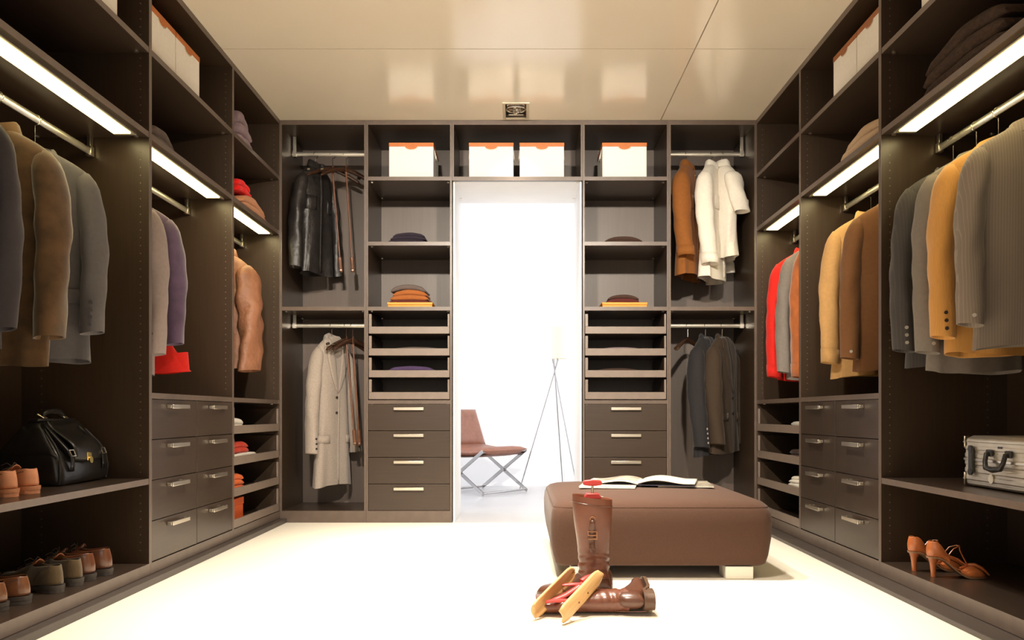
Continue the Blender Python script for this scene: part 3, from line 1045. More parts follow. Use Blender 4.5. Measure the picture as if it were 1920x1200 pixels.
NAVYK = fabric('navy_knit', (0.03, 0.022, 0.035), bump=0.6, bscale=250)
GREYK = fabric('grey_knit', (0.13, 0.10, 0.09), bump=0.6, bscale=250)
ORANGEK = fabric('burnt_orange_knit', (0.36, 0.115, 0.03), bump=0.6, bscale=250)
MAROON = fabric('maroon_knit', (0.10, 0.02, 0.018), bump=0.5, bscale=250)
DKBROWNK = fabric('dark_brown_knit', (0.06, 0.032, 0.022), bump=0.6, bscale=250)
LILAC = fabric('lilac_knit', (0.27, 0.19, 0.21), bump=0.6, bscale=180)
VIOLET = fabric('violet_knit', (0.085, 0.05, 0.12), bump=0.5, bscale=250)
BRRED = fabric('vivid_red_felt', (0.75, 0.01, 0.008), bump=0.3)
PEACH = fabric('peach_tan_cotton', (0.50, 0.22, 0.10), bump=0.4)
ORANGEBOX = mat('orange_card', (0.85, 0.32, 0.03), 0.5, var=0.03, vscale=30)
ORANGE2 = mat('deep_orange_card', (0.62, 0.10, 0.02), 0.55, var=0.05, vscale=30)
FURB = mat('brown_fur', (0.038, 0.017, 0.008), 0.95, var=0.5, vscale=50, stretch=(1, 1, 2), bump=0.6, bscale=140, bdist=0.01)

YS = YB + 0.20


def flat_box(label, px, ztop, w_=0.29, h=0.034):
    t = empty('flat_box', (back_x(px, YB + 0.06), YB + 0.05, ztop + 0.0003), 0, label, 'box', 'flat orange boxes')
    B(-w_ / 2 + 0.003, w_ / 2 - 0.003, 0.003, 0.247, 0, h - 0.016).build('tray_base', ORANGEBOX, t, bevel=0.002)
    B(-w_ / 2, w_ / 2, 0, 0.25, h - 0.0158, h).build('lid', ORANGEBOX, t, bevel=0.002)
    return t


S1, S2 = 1.7805, 1.3685
def fx(px, dy=0.18):
    return back_x(px, YB + dy)


folded('folded_sweater', 'dark navy sweater with wide hem, bottom of the pile left of the doorway', 'sweater', (fx(767), YS, S1), 0, NAVYK, 0.255, 0.27, 0.022, 1, crown=0.008, seed=2, group='folded sweaters')
folded('folded_sweater', 'dark navy folded sweater on top of the pile left of the doorway', 'sweater', (fx(770), YS, S1 + 0.0225), 0, NAVYK, 0.225, 0.25, 0.036, 2, crown=0.018, base=0.008, seed=3, group='folded sweaters')
flat_box('flat orange box under sweaters left of the doorway', 769, S2)
zf = S2 + 0.0345
folded('folded_sweater', 'thin maroon sweater on the left orange box', 'sweater', (fx(772), YS - 0.02, zf), 0, MAROON, 0.245, 0.22, 0.012, 1, crown=0.006, seed=4, group='folded sweaters')
folded('folded_sweater', 'burnt orange folded sweater left of the doorway', 'sweater', (fx(772), YS - 0.02, zf + 0.0125), 0, ORANGEK, 0.245, 0.22, 0.05, 2, crown=0.024, base=0.006, seed=5, group='folded sweaters')
folded('folded_sweater', 'grey folded sweater on top of the burnt orange one', 'sweater', (fx(770), YS - 0.02, zf + 0.063), 0, GREYK, 0.23, 0.22, 0.026, 1, crown=0.030, base=0.024, seed=6, group='folded sweaters')
folded('folded_sweater', 'dark brown folded sweater right of the doorway, upper shelf', 'sweater', (fx(1166), YS, S1), 0, DKBROWNK, 0.255, 0.26, 0.024, 2, crown=0.026, seed=7, group='folded sweaters')
flat_box('flat orange box under maroon sweater right of the doorway', 1171, S2)
folded('folded_sweater', 'maroon sweater lying on the right orange box', 'sweater', (fx(1166), YS - 0.02, zf), 0, MAROON, 0.20, 0.22, 0.016, 1, crown=0.012, seed=8, group='folded sweaters')
folded('folded_sweater', 'dark brown sweater on top of the maroon one right of the doorway', 'sweater', (fx(1166), YS - 0.02, zf + 0.0165), 0, DKBROWNK, 0.20, 0.22, 0.014, 1, crown=0.022, base=0.012, seed=9, group='folded sweaters')
# in the trays of the far wall
TZ = lambda j: 0.782 + 0.1385 * j + 0.0145
folded('folded_shirt', 'violet folded shirt in third tray left of the doorway', 'shirt', (-0.70, YB + 0.25, TZ(1)), 0, VIOLET, 0.30, 0.28, 0.05, 2, crown=0.014, seed=10, group='folded shirts in trays')
folded('folded_shirt', 'grey folded shirt in second tray left of the doorway', 'shirt', (-0.67, YB + 0.26, TZ(2)), 0, GREYK, 0.32, 0.28, 0.04, 2, crown=0.01, seed=11, group='folded shirts in trays')
folded('folded_shirt', 'grey-brown folded shirt in second tray right of the doorway', 'shirt', (0.66, YB + 0.27, TZ(2)), 0, LILAC, 0.30, 0.26, 0.038, 2, crown=0.012, seed=12, group='folded shirts in trays')
folded('folded_shirt', 'dark folded shirt in third tray right of the doorway', 'shirt', (0.64, YB + 0.27, TZ(1)), 0, DKBROWNK, 0.30, 0.26, 0.04, 2, crown=0.012, seed=13, group='folded shirts in trays')
# left wall shelves
folded('folded_sweater', 'brown folded sweater on the shelf above the left light strip', 'sweater', (XL - 0.17, 3.74, ZB_L + 0.0005), PI / 2, GREYK, 0.30, 0.26, 0.05, 2, crown=0.045, seed=14, group='folded sweaters')
folded('folded_towel', 'thick lilac folded towel on the top shelf of the left corner unit', 'towel', (XL - 0.15, 4.86, ZA_L + 0.0005), PI / 2, LILAC, 0.26, 0.24, 0.17, 3, crown=0.05, seed=15, taper=0.06)
folded('folded_shirt', 'peach tan shirt under the vivid red one in the left corner', 'shirt', (XL - 0.14, 4.97, ZB_L + 0.0005), PI / 2, PEACH, 0.44, 0.24, 0.05, 2, crown=0.05, seed=16)
folded('folded_sweater', 'vivid red sweater lying on the peach tan shirt', 'sweater', (XL - 0.14, 4.86, ZB_L + 0.0785), PI / 2, BRRED, 0.24, 0.2, 0.075, 2, crown=0.02, base=0.02, seed=17)
# left corner trays (z 0.078 + 0.168 j)
LT = lambda j: 0.078 + 0.168 * j + 0.0145
folded('folded_shirt', 'white folded shirt in the top tray of the left corner', 'shirt', (XL - 0.17, 4.70, LT(3)), PI / 2, WHITEC, 0.26, 0.28, 0.05, 2, crown=0.02, seed=18, group='folded shirts in trays')
folded('folded_shirt', 'white folded shirt under the red one in a left tray', 'shirt', (XL - 0.17, 4.86, LT(2)), PI / 2, WHITEC, 0.44, 0.28, 0.035, 2, crown=0.006, seed=19, group='folded shirts in trays')
folded('folded_shirt', 'red folded shirt in the second tray of the left corner', 'shirt', (XL - 0.17, 4.78, LT(2) + 0.037), PI / 2, fabric('dull_red_cotton', (0.52, 0.035, 0.012)), 0.34, 0.26, 0.05, 2, crown=0.02, base=0.005, seed=20, group='folded shirts in trays')
folded('folded_shirt', 'orange folded shirt in the third tray of the left corner', 'shirt', (XL - 0.17, 4.70, LT(1)), PI / 2, fabric('orange_cotton', (0.62, 0.12, 0.02)), 0.26, 0.28, 0.08, 3, crown=0.02, seed=21, group='folded shirts in trays')
t = empty('orange_box', (XL - 0.06, 4.72, LT(0)), PI / 2, 'deep orange lidded box in the bottom tray of the left corner', 'box')
B(-0.16, 0.16, 0.003, 0.3, 0, 0.085).build('body', ORANGE2, t, bevel=0.002)
B(-0.163, 0.163, 0.0, 0.303, 0.0852, 0.125).build('lid', ORANGE2, t, bevel=0.002)
# right wall shelves
folded('folded_blanket', 'dark brown fur blanket above the right light strip, nearest the viewer', 'blanket', (XR + 0.20, 2.96, ZB_R + 0.0005), -PI / 2, FURB, 0.56, 0.36, 0.12, 3, crown=0.05, seed=22, taper=0.03)
folded('folded_sweater', 'beige folded sweater on the shelf above the right light strip', 'sweater', (XR + 0.13, 3.80, ZB_R + 0.0005), -PI / 2, fabric('oatmeal_knit', (0.46, 0.32, 0.20), bump=0.6, bscale=200), 0.46, 0.24, 0.065, 2, crown=0.04, seed=23, taper=0.05)
folded('folded_shirt', 'white folded shirts in the third tray of the right corner', 'shirt', (XR + 0.17, 4.72, LT(1)), -PI / 2, WHITEC, 0.34, 0.28, 0.07, 4, crown=0.012, seed=24, group='folded shirts in trays')
folded('folded_shirt', 'white folded shirt in the top tray of the right corner', 'shirt', (XR + 0.19, 4.78, LT(3)), -PI / 2, WHITEC, 0.36, 0.26, 0.046, 2, crown=0.004, seed=25, group='folded shirts in trays')
folded('folded_shirt', 'dark brown folded shirt in the second tray of the right corner', 'shirt', (XR + 0.19, 4.80, LT(2)), -PI / 2, DKBROWNK, 0.34, 0.26, 0.05, 2, crown=0.01, seed=26, group='folded shirts in trays')

# ------------------------------------------------------------------ shoes and boots
PLANW = [(0, .0), (.015, .014), (.06, .026), (.16, .0325), (.32, .0315), (.48, .036), (.64, .044), (.75, .046), (.87, .040), (.95, .027), (.985, .014), (1, 0)]


def outline_s(n=22):
    return [0.5 - 0.5 * math.cos(PI * k / n) for k in range(n + 1)]


def plan_ring(L, z, grow=0.0, k=1.0, s_max=1.0, zfun=None, s_min=0.0):
    ss = outline_s()
    pts = []
    for sd in (1, -1):
        seq = ss[:-1] if sd == 1 else list(reversed(ss))[:-1]
        for s in seq:
            s2 = s_min + s * (s_max - s_min)
            wv = lerp_tab(PLANW, s2)
            if s_max < 1 and s > 0.999:
                pass
            x = s2 * L + grow * (2 * s - 1)
            y = sd * (wv * k + (grow if wv > 0.001 else 0))
            pts.append((x, y, (zfun(s2) if zfun else 0) + z))
    return pts


def oxford(label, loc, rz, M, SOLE, LACE, L=0.29, tall=1.0, laces=True, group=None, name='leather_shoe', tongue=None):
    t = empty(name, loc, rz, label, 'shoe', group)
    zb = lambda s: 0.024 - 0.012 * sstep(0.18, 0.42, s) + 0.006 * sstep(0.85, 1, s)
    ht = [(0, .062), (.08, .064), (.25, .060), (.36, .066), (.44, .074), (.52, .066), (.65, .050), (.8, .040), (.92, .036), (1, .02)]
    rings = []
    lv = [0, .12, .28, .45, .62, .78, .9, 1.0]
    ss = outline_s()
    for k in lv:
        ring = []
        for sd in (1, -1):
            seq = ss[:-1] if sd == 1 else list(reversed(ss))[:-1]
            for s in seq:
                wv = lerp_tab(PLANW, s)
                h = smooth_tab(ht, s) * tall
                c = sstep(0.36, 0.5, s)
                yo = wv * (1 + 0.08 * math.sin(PI * k) - 0.16 * k)
                zo = h * k
                a = k * PI / 2
                yc = wv * max(0, math.cos(a)) ** 0.7 * (1 + 0.05 * math.sin(PI * k))
                zc = h * math.sin(a) ** 0.85
                x = s * L
                x += 0.010 * k * (1 - sstep(0, 0.12, s)) - 0.022 * (1 - math.cos(a)) * sstep(0.86, 1, s)
                x -= 0.004 * math.sin(PI * k) * (1 - sstep(0, .06, s))
                ring.append((x, sd * (yo + (yc - yo) * c), zb(s) + zo + (zc - zo) * c))
        rings.append(ring)
    up = MB().loft(rings, True, False).build('upper', M, t, smooth=True, solid=0.003, sub=1, angle=80)
    # welted sole and heel block
    MB().loft([plan_ring(L, -0.011, 0.003, zfun=zb), plan_ring(L, 0.002, 0.004, zfun=zb)]).build('sole', SOLE, t, smooth=True)
    hz = 0.0135
    r0 = plan_ring(L, 0.0, 0.002, s_max=0.27)
    MB().loft([r0, [(x, y, hz) for x, y, z in r0]]).build('heel', SOLE, t, smooth=True)
    # heel counter seam
    MB().tube([(0.0 + 0.02 + 0.07 * k, sd_ * (lerp_tab(PLANW, .07 + .22 * k) + 0.0035), 0.078 * tall - 0.05 * k * k) for sd_ in (1,) for k in [i / 6 for i in range(7)]], 0.0012, 5).build('seam', LACE, up)
    if laces:
        lc = None
        for q in range(4):
            s = 0.44 + 0.045 * q
            h = smooth_tab(ht, s) * tall + zb(s)
            m = MB().tube([((s - 0.01) * L, -0.016, h - 0.005), (s * L, 0, h + 0.005), ((s + 0.01) * L, 0.016, h - 0.005)], 0.0019, 6)
            lc = m.build('lace', LACE, up, smooth=True)
        s = 0.44
        h = smooth_tab(ht, s) * tall + zb(s)
        for sd in (-1, 1):
            MB().tube([(s * L, 0, h + 0.006), (s * L + 0.005, sd * 0.014, h + 0.018), (s * L + 0.012, sd * 0.03, h + 0.010), (s * L + 0.010, sd * 0.026, h - 0.004), (s * L, 0.002 * sd, h + 0.005)], 0.0017, 6).build('lace_bow', LACE, up, smooth=True)
        MB().grid(lambda i, j: ((0.35 + 0.15 * i) * L, (-0.018 + 0.036 * j), zb(.4) + (0.088 - 0.018 * i) * tall - 0.012 * (2 * j - 1) ** 2), 4, 4).build('tongue', tongue or M, up, smooth=True, solid=0.003)
    return t


BROWNSH = leather('polished_brown_leather', (0.12, 0.042, 0.02), 0.18, bump=0.1, coat=0.5)
BROWNS2 = leather('chestnut_leather', (0.17, 0.065, 0.028), 0.22, bump=0.1, coat=0.4)
OLIVES = mat('olive_suede', (0.095, 0.06, 0.024), 0.9, var=0.25, vscale=20, sheen=0.4, bump=0.3, bscale=300)
TANSH = leather('tan_orange_leather', (0.62, 0.26, 0.13), 0.4, bump=0.15)
DSOLE = mat('dark_rubber_sole', (0.045, 0.035, 0.03), 0.5, var=0.1)
GSOLE = mat('grey_brown_sole', (0.06, 0.048, 0.04), 0.6, var=0.1)
LACEM = mat('dark_lace', (0.05, 0.03, 0.02), 0.8)
LININGT = leather('tan_lining', (0.36, 0.13, 0.05), 0.6)
zS = 0.0756
GP = 'men\'s shoes on the left floor of the wardrobe'
oxford('polished dark brown shoe with high back, right of its pair nearest the left drawers', (-1.553, 3.255, zS), PI + 0.10, BROWNSH, DSOLE, LACEM, tall=1.25, group=GP)
oxford('polished dark brown shoe with high back, left of its pair nearest the left drawers', (-1.565, 3.150, zS), PI + 0.12, BROWNSH, DSOLE, LACEM, tall=1.25, group=GP)
oxford('olive brown suede shoe, right one of the middle pair on the left floor', (-1.568, 3.045, zS), PI - 0.42, OLIVES, GSOLE, LACEM, tall=1.12, group=GP, tongue=LININGT)
oxford('olive brown suede shoe, left one of the middle pair on the left floor', (-1.572, 2.925, zS), PI - 0.40, OLIVES, GSOLE, LACEM, tall=1.12, group=GP, tongue=LININGT)
oxford('chestnut leather shoe with thick heel beside the olive suede pair', (-1.585, 2.765, zS), PI + 0.05, BROWNS2, GSOLE, LACEM, tall=1.05, group=GP)
oxford('chestnut leather shoe with thick heel at the left picture edge', (-1.600, 2.665, zS), PI + 0.05, BROWNS2, GSOLE, LACEM, tall=1.05, group=GP)
GT = 'tan shoes beside the doctor bag'
oxford('tan orange laced shoe beside the black doctor bag', (-1.600, 2.825, 0.4246), PI - 0.35, TANSH, TANSH, LACEM, L=0.25, tall=0.95, group=GT)
oxford('tan orange laced shoe at the picture edge next to the doctor bag', (-1.605, 2.715, 0.4246), PI - 0.30, TANSH, TANSH, LACEM, L=0.25, tall=0.95, group=GT)

# --- strappy heeled shoes
HEELM = leather('orange_brown_leather', (0.46, 0.135, 0.04), 0.28, bump=0.08, coat=0.3)
HSOLE = mat('pale_edge_sole', (0.30, 0.16, 0.08), 0.5)


def heeled_shoe(label, loc, rz):
    t = empty('heeled_shoe', loc, rz, label, 'shoe', 'strappy heeled shoes')
    L = 0.215
    zb = lambda s: 0.078 - 0.071 * sstep(0.14, 0.68, s)
    k = 0.72
    ss = [i / 28 for i in range(29)]
    wv = lambda s: lerp_tab(PLANW, s) * k + (0.0 if s in (0, 1) else 0.002)

    def pr(z, g):
        r = []
        for sd in (1, -1):
            for s in (ss[:-1] if sd == 1 else list(reversed(ss))[:-1]):
                r.append((s * L + g * (2 * s - 1), sd * (wv(s) + (g if 0 < s < 1 else 0)), zb(s) + z))
        return r
    MB().loft([pr(-0.006, 0.001), pr(0.0, 0.002)]).build('sole', HSOLE, t, smooth=True, angle=60)
    # heel counter: U of leather round the back
    rings = []
    for q in range(7):
        kq = q / 6
        r = []
        for sd in (1, -1):
            seq = [i / 10 * 0.36 for i in range(11)]
            seq = list(reversed(seq)) if sd == 1 else seq[1:]
            for s in seq:
                top = 0.058 - 0.030 * sstep(0.12, 0.36, s)
                bulge = 1 + 0.16 * math.sin(PI * min(1, kq * 1.2)) - 0.10 * kq
                r.append((s * L - 0.006 * math.sin(PI * kq * .9) * (1 - sstep(0, .1, s)) + 0.006 * kq * (1 - sstep(0, .1, s)), sd * wv(s) * bulge, zb(s) + top * kq))
        rings.append(r)
    MB().loft(rings, False, False, closed=False).build('heel_counter', HEELM, t, smooth=True, solid=0.003, sub=1, angle=80)
    # vamp over the toes, open towards the instep
    rings = []
    for q in range(9):
        a = PI * q / 8
        r = []
        for i in range(11):
            s = 0.52 + 0.47 * (i / 10) ** 0.9
            open_ = 1 - sstep(0.60, 0.70, s)
            h = (0.036 - 0.018 * sstep(.75, 1, s)) * (1 - 0.75 * open_ * math.sin(a))
            r.append((s * L - 0.012 * math.sin(a) * sstep(.9, 1, s), wv(s) * 1.08 * math.cos(a), zb(s) + h * math.sin(a) ** 0.7))
        rings.append(r)
    v = MB().loft(rings, False, False, closed=False).build('vamp', HEELM, t, smooth=True, solid=0.002, sub=1, angle=80)
    # gathered twist on the vamp
    MB().tube([(0.60 * L + 0.022 * q, 0.022 - 0.011 * q, 0.03 + 0.026 * math.sin(PI * q / 4) - 0.004 * q) for q in range(5)], [0.004, 0.006, 0.007, 0.006, 0.003], 8).build('twist', HEELM, v, smooth=True)
    # block-like tapering heel
    rings = []
    for z, rx, ry, cx in ((0.0, .0095, .0085, .026), (.03, .0100, .0090, .0245), (.052, .0125, .012, .024), (.066, .019, .018, .026), (.074, .024, .021, .029)):
        rings.append([(cx + rx * math.cos(2 * PI * j / 14), ry * math.sin(2 * PI * j / 14), z) for j in range(14)])
    MB().loft(rings).build('heel', HEELM, t, smooth=True)
    # thin straps
    zt = zb(.33) + 0.03
    for sd in (-1, 1):
        MB().tube([(0.34 * L, sd * 0.022, zt), (0.42 * L, sd * 0.021, zt + 0.022), (0.52 * L, sd * 0.012, zt + 0.030), (0.555 * L, 0.0, zt + 0.030)], 0.0021, 6).build('ankle_strap', HEELM, t, smooth=True)
        MB().tube([(0.36 * L, sd * 0.023, zt - 0.006), (0.50 * L, sd * 0.018, zt - 0.016), (0.68 * L, sd * 0.006, zb(.68) + 0.036)], 0.0019, 6).build('side_strap', HEELM, t, smooth=True)
    MB().tube([(0.555 * L, 0, zt + 0.030), (0.56 * L, 0.001, zt + 0.014), (0.61 * L, 0, zt - 0.010), (0.69 * L, 0, zb(.69) + 0.038)], 0.0024, 6).build('centre_strap', HEELM, t, smooth=True)
    return t


heeled_shoe('orange brown strappy heeled shoe, nearer one of the pair', (1.533, 3.215, 0.0756), -0.10)
heeled_shoe('orange brown strappy heeled shoe, farther one behind its twin', (1.500 + 0.018, 3.335, 0.0756), 0.04)

# --- riding boots
BOOTM = mat('boot_leather', (0.15, 0.05, 0.027), 0.36, var=0.18, vscale=9, bump=0.25, bscale=70, coat=0.15)
BOOTD = mat('boot_foot_leather', (0.10, 0.038, 0.022), 0.30, var=0.2, vscale=12, bump=0.25, bscale=60, coat=0.2)
BSOLE = mat('boot_sole', (0.09, 0.045, 0.025), 0.45, var=0.15)
BRASSD = mat('dull_brass', (0.42, 0.22, 0.13), 0.35, 0.9)


def boot(name, label, M_or_loc, rz=None, lying=False):
    t = empty(name, (0, 0, 0), 0, label, 'boot', 'brown riding boots')
    if lying:
        t.matrix_world = M_or_loc
        fl_ = 0.70
    else:
        t.location = M_or_loc
        t.rotation_euler = (0, 0, rz)
        fl_ = 1.0
    cx0 = 0.066
    # shaft with ankle creases, real opening on top
    tab = [(.088, .060, .047), (.10, .061, .048), (.115, .056, .045), (.13, .060, .048), (.148, .056, .046), (.165, .059, .048), (.19, .060, .050), (.24, .064, .056), (.30, .070, .061), (.36, .074, .064), (.405, .075, .065)]
    rings = []
    n = 28
    zz = [.088 + (.405 - .088) * i / 36 for i in range(37)]
    for z in zz:
        rx = smooth_tab([(a, b) for a, b, c in tab], z)
        ry = smooth_tab([(a, c) for a, b, c in tab], z) * (1.0 if not lying else 0.86 - 0.42 * sstep(.12, .40, z))
        ysag = 0.0 if not lying else (0.0475 - ry * 1.02)
        crease = 1 - sstep(.16, .22, z)
        ring = []
        for j in range(n):
            a = 2 * PI * j / n
            r = 1 + crease * 0.045 * math.sin(z * 230 + 2.2 * math.sin(a * 2 + 1)) + 0.012 * math.sin(3 * a + z * 20)
            tilt = 0.010 * math.cos(a) * sstep(.3, .4, z) if not lying else 0
            ring.append((cx0 + 0.006 * sstep(.1, .4, z) + rx * r * math.cos(a), ysag + ry * r * math.sin(a), z + tilt))
        rings.append(ring)
    top = rings[-1]
    c = (sum(p[0] for p in top) / n, sum(p[1] for p in top) / n)
    rings.append([(c[0] + (x - c[0]) * .955, c[1] + (y - c[1]) * .945, z) for x, y, z in top])
    rings.append([(c[0] + (x - c[0]) * .94, c[1] + (y - c[1]) * .93, z - 0.10) for x, y, z in top])
    sh = MB().loft(rings, False, True).build('shaft', BOOTM, t, smooth=True, sub=1, angle=80)
    # top binding
    MB().tube([(x + (x - c[0]) * .015, y + (y - c[1]) * .015, z - 0.028) for x, y, z in top] + [(top[0][0] + (top[0][0] - c[0]) * .015, top[0][1], top[0][2] - 0.028)], 0.0012, 5, False).build('top_seam', BOOTD, sh)
    # foot
    L = 0.285
    hb = lambda s: 0.036 - 0.024 * sstep(.2, .42, s)
    ht = [(0, .055), (.03, .080), (.12, .098), (.28, .104), (.42, .098), (.55, .072), (.7, .052), (.85, .044), (.95, .034), (1, .012)]
    rings = []
    for s in [0.0, .015, .04, .08, .14, .2, .28, .36, .44, .52, .6, .68, .76, .84, .9, .95, .985, 1.0]:
        wv = max(0.004, lerp_tab(PLANW, s)) * 1.02
        h = smooth_tab(ht, s)
        r = []
        for j in range(20):
            a = 2 * PI * j / 20
            ca, sa = math.cos(a), math.sin(a)
            y = wv * math.copysign(abs(ca) ** 0.75, ca) * (1 - 0.12 * max(0, sa))
            z = (0.5 + 0.5 * math.copysign(abs(sa) ** 0.75, sa)) * h
            r.append((s * L - 0.004, y, hb(s) + z))
        rings.append(r)
    MB().loft(rings).build('foot', BOOTD, t, smooth=True, sub=1, angle=80)
    MB().loft([[(x - .004, y, z) for x, y, z in plan_ring(L, -0.010, 0.003, zfun=hb)], [(x - .004, y, z) for x, y, z in plan_ring(L, 0.002, 0.004, zfun=hb)]]).build('sole', BSOLE, t, smooth=True)
    r0 = [(x - .004, y, 0.0) for x, y, z in plan_ring(L, 0.0, 0.002, s_max=0.28)]
    MB().loft([r0, [(x - 0.002, y, 0.0275) for x, y, z in r0]]).build('heel', BSOLE, t, smooth=True)
    # seam above the heel
    MB().tube([(0.002 + 0.02 * k * k, (0.030 + .004 * k), 0.03 + 0.10 * k) for k in [i / 6 for i in range(7)]], 0.0013, 5).build('seam', BOOTM, sh)
    return t, sh


BT, BSH = boot('riding_boot', 'upright brown riding boot with side buckle in front of the ottoman', (0.343, 3.165, 0.0), PI - 0.10)
BT.scale = (1, 1, 0.945)
# side strap and buckle (the side that faces the viewer: local +y)
ry = 0.0675
st = MB().grid(lambda i, j: (0.070 - 0.0100 + 0.020 * j + 0.004 * math.sin(3 * i), ry - 0.0095 * (1 - i) + 0.001 + (0.007 if i < .15 else 0), 0.195 + 0.125 * i), 8, 2).build('strap', BOOTD, BSH, smooth=True, solid=0.006, soff=0)
MB().tube([(0.055, ry + 0.003, 0.248), (0.087, ry + 0.003, 0.248), (0.087, ry + 0.003, 0.276), (0.055, ry + 0.003, 0.276), (0.055, ry + 0.003, 0.248)], 0.0032, 6).build('buckle', BRASSD, st, smooth=True)
MB().tube([(0.055, ry + 0.006, 0.262), (0.087, ry + 0.006, 0.262)], 0.0022, 6).build('buckle_pin', BRASSD, st, smooth=True)
MB().disc((0.070, ry - 0.002, 0.308), (0, 1, 0), 0.0055, 0.004, 12).build('rivet', BRASSD, st, smooth=True)
MB().tube([(0.070 + 0.009 * math.cos(2 * PI * k / 16), ry + 0.0005, 0.325 + 0.009 * math.sin(2 * PI * k / 16)) for k in range(17)], 0.0016, 5, False).build('strap_ring', BRASSD, st, smooth=True)

Mly = Matrix(((0, 0, -1, 0.462), (1, 0, 0, 2.895), (0, -1, 0, 0.0485), (0, 0, 0, 1)))
BL, BLS = boot('riding_boot', 'brown riding boot lying on its side on the carpet', Mly, lying=True)

# --- boot trees
REDP = mat('red_plastic', (0.50, 0.045, 0.04), 0.35, var=0.05, vscale=20)
BEECH = mat('beech_wood', (0.66, 0.40, 0.17), 0.45, var=0.12, vscale=5, stretch=(2, 30, 30), bump=0.05, bscale=20)
t = empty('boot_tree', (0.271, 3.172, 0.339), 0, 'boot tree with red handle pushed into the upright boot', 'boot tree', 'boot trees')
MB().tube([(0, 0, -0.04), (0, 0, 0.092)], 0.0045, 10).build('rod', NICKEL, t, smooth=True)
g = MB().grid(lambda i, j: (0, 0, 0), 1, 1)
m = MB()
m.loft([[(x, y, z) for x, y, z in [(s * 0.036 * math.cos(a) if False else 0, 0, 0) for a in (0,)]] for s in (0,)], False, False) if False else None
poly = [(-.034, .086), (-.036, .096), (-.030, .103), (0, .106), (.030, .103), (.036, .096), (.034, .086), (.012, .083), (-.012, .083)]
MB().prism(poly, -0.012, 0.012).build('handle', REDP, t, bevel=0.003)
poly = [(-.030, .044), (-.022, .056), (.022, .056), (.030, .044), (.030, .036), (-.030, .036)]
MB().prism(poly, -0.022, 0.022).build('collar_plate', REDP, t, bevel=0.003)
for s in (-1, 1):
    MB().grid(lambda i, j, s=s: (s * (0.028 + 0.012 * math.cos((j - .5) * 2.2)), -0.03 + 0.06 * j, -0.10 + 0.125 * i), 6, 6).build('shaft_half', BEECH, t, smooth=True, solid=0.008, soff=0)

# loose boot tree leaning on the lying boot: built along local +x, then laid down
P0 = Vector((0.095, 2.815, 0.030))
P1 = Vector((0.235, 3.005, 0.125))
ax = (P1 - P0)
Ltree = 0.27
xa = ax.normalized()
ya = Vector((0.80, -0.55, 0.02))
ya = (ya - xa * ya.dot(xa)).normalized()
za = xa.cross(ya)
t = empty('boot_tree', P0, 0, 'loose wooden boot tree with red spreader lying on the boots', 'boot tree', 'boot trees')
t.rotation_euler = Matrix((xa, ya, za)).transposed().to_euler()


def slat(off, flip):
    def fn(i, j):
        x = -0.005 + Ltree * i
        e = 1.0
        if i > 0.82:
            e = math.sqrt(max(0.02, 1 - ((i - 0.82) / 0.18) ** 2))
        if i < 0.10:
            e = 0.75 + 0.25 * (i / 0.10)
        v = (j - 0.5) * 2
        return (x, off + flip * (0.010 * (1 - v * v)), v * 0.030 * e)
    o = MB().grid(fn, 18, 8).build('wooden_half', BEECH, t, smooth=True, solid=0.009, soff=0)
    return o


sa = slat(-0.052, -1)
sb = slat(0.052, 1)
for x in (0.09, 0.15):
    MB().disc((x, 0.066, 0.004), (0, 1, 0), 0.0035, 0.0012, 10).build('screw', BOOTD, sb)
MB().tube([(0.06, -0.050, 0.0), (0.075, -0.02, 0.0), (0.085, 0.02, 0.0), (0.07, 0.050, 0.0)], [0.007, 0.009, 0.009, 0.007], 10, flat=0.6).build('lower_spreader', REDP, t, smooth=True)
MB().tube([(0.07, -0.035, 0.0), (0.12, -0.012, 0.008), (0.18, 0.004, 0.010), (0.23, 0.012, 0.006)], [0.008, 0.011, 0.011, 0.008], 10, flat=0.6).build('spreader_arm', REDP, t, smooth=True)
MB().tube([(0.17, -0.050, 0.0), (0.19, -0.02, 0.006), (0.20, 0.02, 0.006), (0.19, 0.050, 0.0)], [0.006, 0.009, 0.009, 0.006], 10, flat=0.6).build('upper_spreader', REDP, t, smooth=True)
MB().tube([(0.21, 0.005, 0.006), (0.235, 0.012, 0.008), (0.26, 0.018, 0.010)], [0.012, 0.014, 0.009], 10).build('knob', REDP, t, smooth=True)

# ------------------------------------------------------------------ ottoman, magazines
OTT = mat('brown_woven_upholstery', (0.092, 0.048, 0.032), 0.9, var=0.12, vscale=350, bump=0.5, bscale=700, sheen=0.15, spec=0.2)
CREAMLEG = mat('cream_lacquer', (0.80, 0.76, 0.66), 0.35)
OX0, OX1, OY0, OY1 = 0.130, 1.058, 3.53, 4.60
t = empty('ottoman', ((OX0 + OX1) / 2, (OY0 + OY1) / 2, 0), 0, 'large square brown upholstered ottoman on short cream legs', 'ottoman')
hx, hy = (OX1 - OX0) / 2, (OY1 - OY0) / 2


def rrect(ax_, ay_, r, z, n=8):
    p = []
    for cx, cy, a0 in ((ax_ - r, ay_ - r, 0), (-ax_ + r, ay_ - r, PI / 2), (-ax_ + r, -ay_ + r, PI), (ax_ - r, -ay_ + r, 1.5 * PI)):
        for k in range(n + 1):
            a = a0 + PI / 2 * k / n
            p.append((cx + r * math.cos(a), cy + r * math.sin(a), z))
    return p


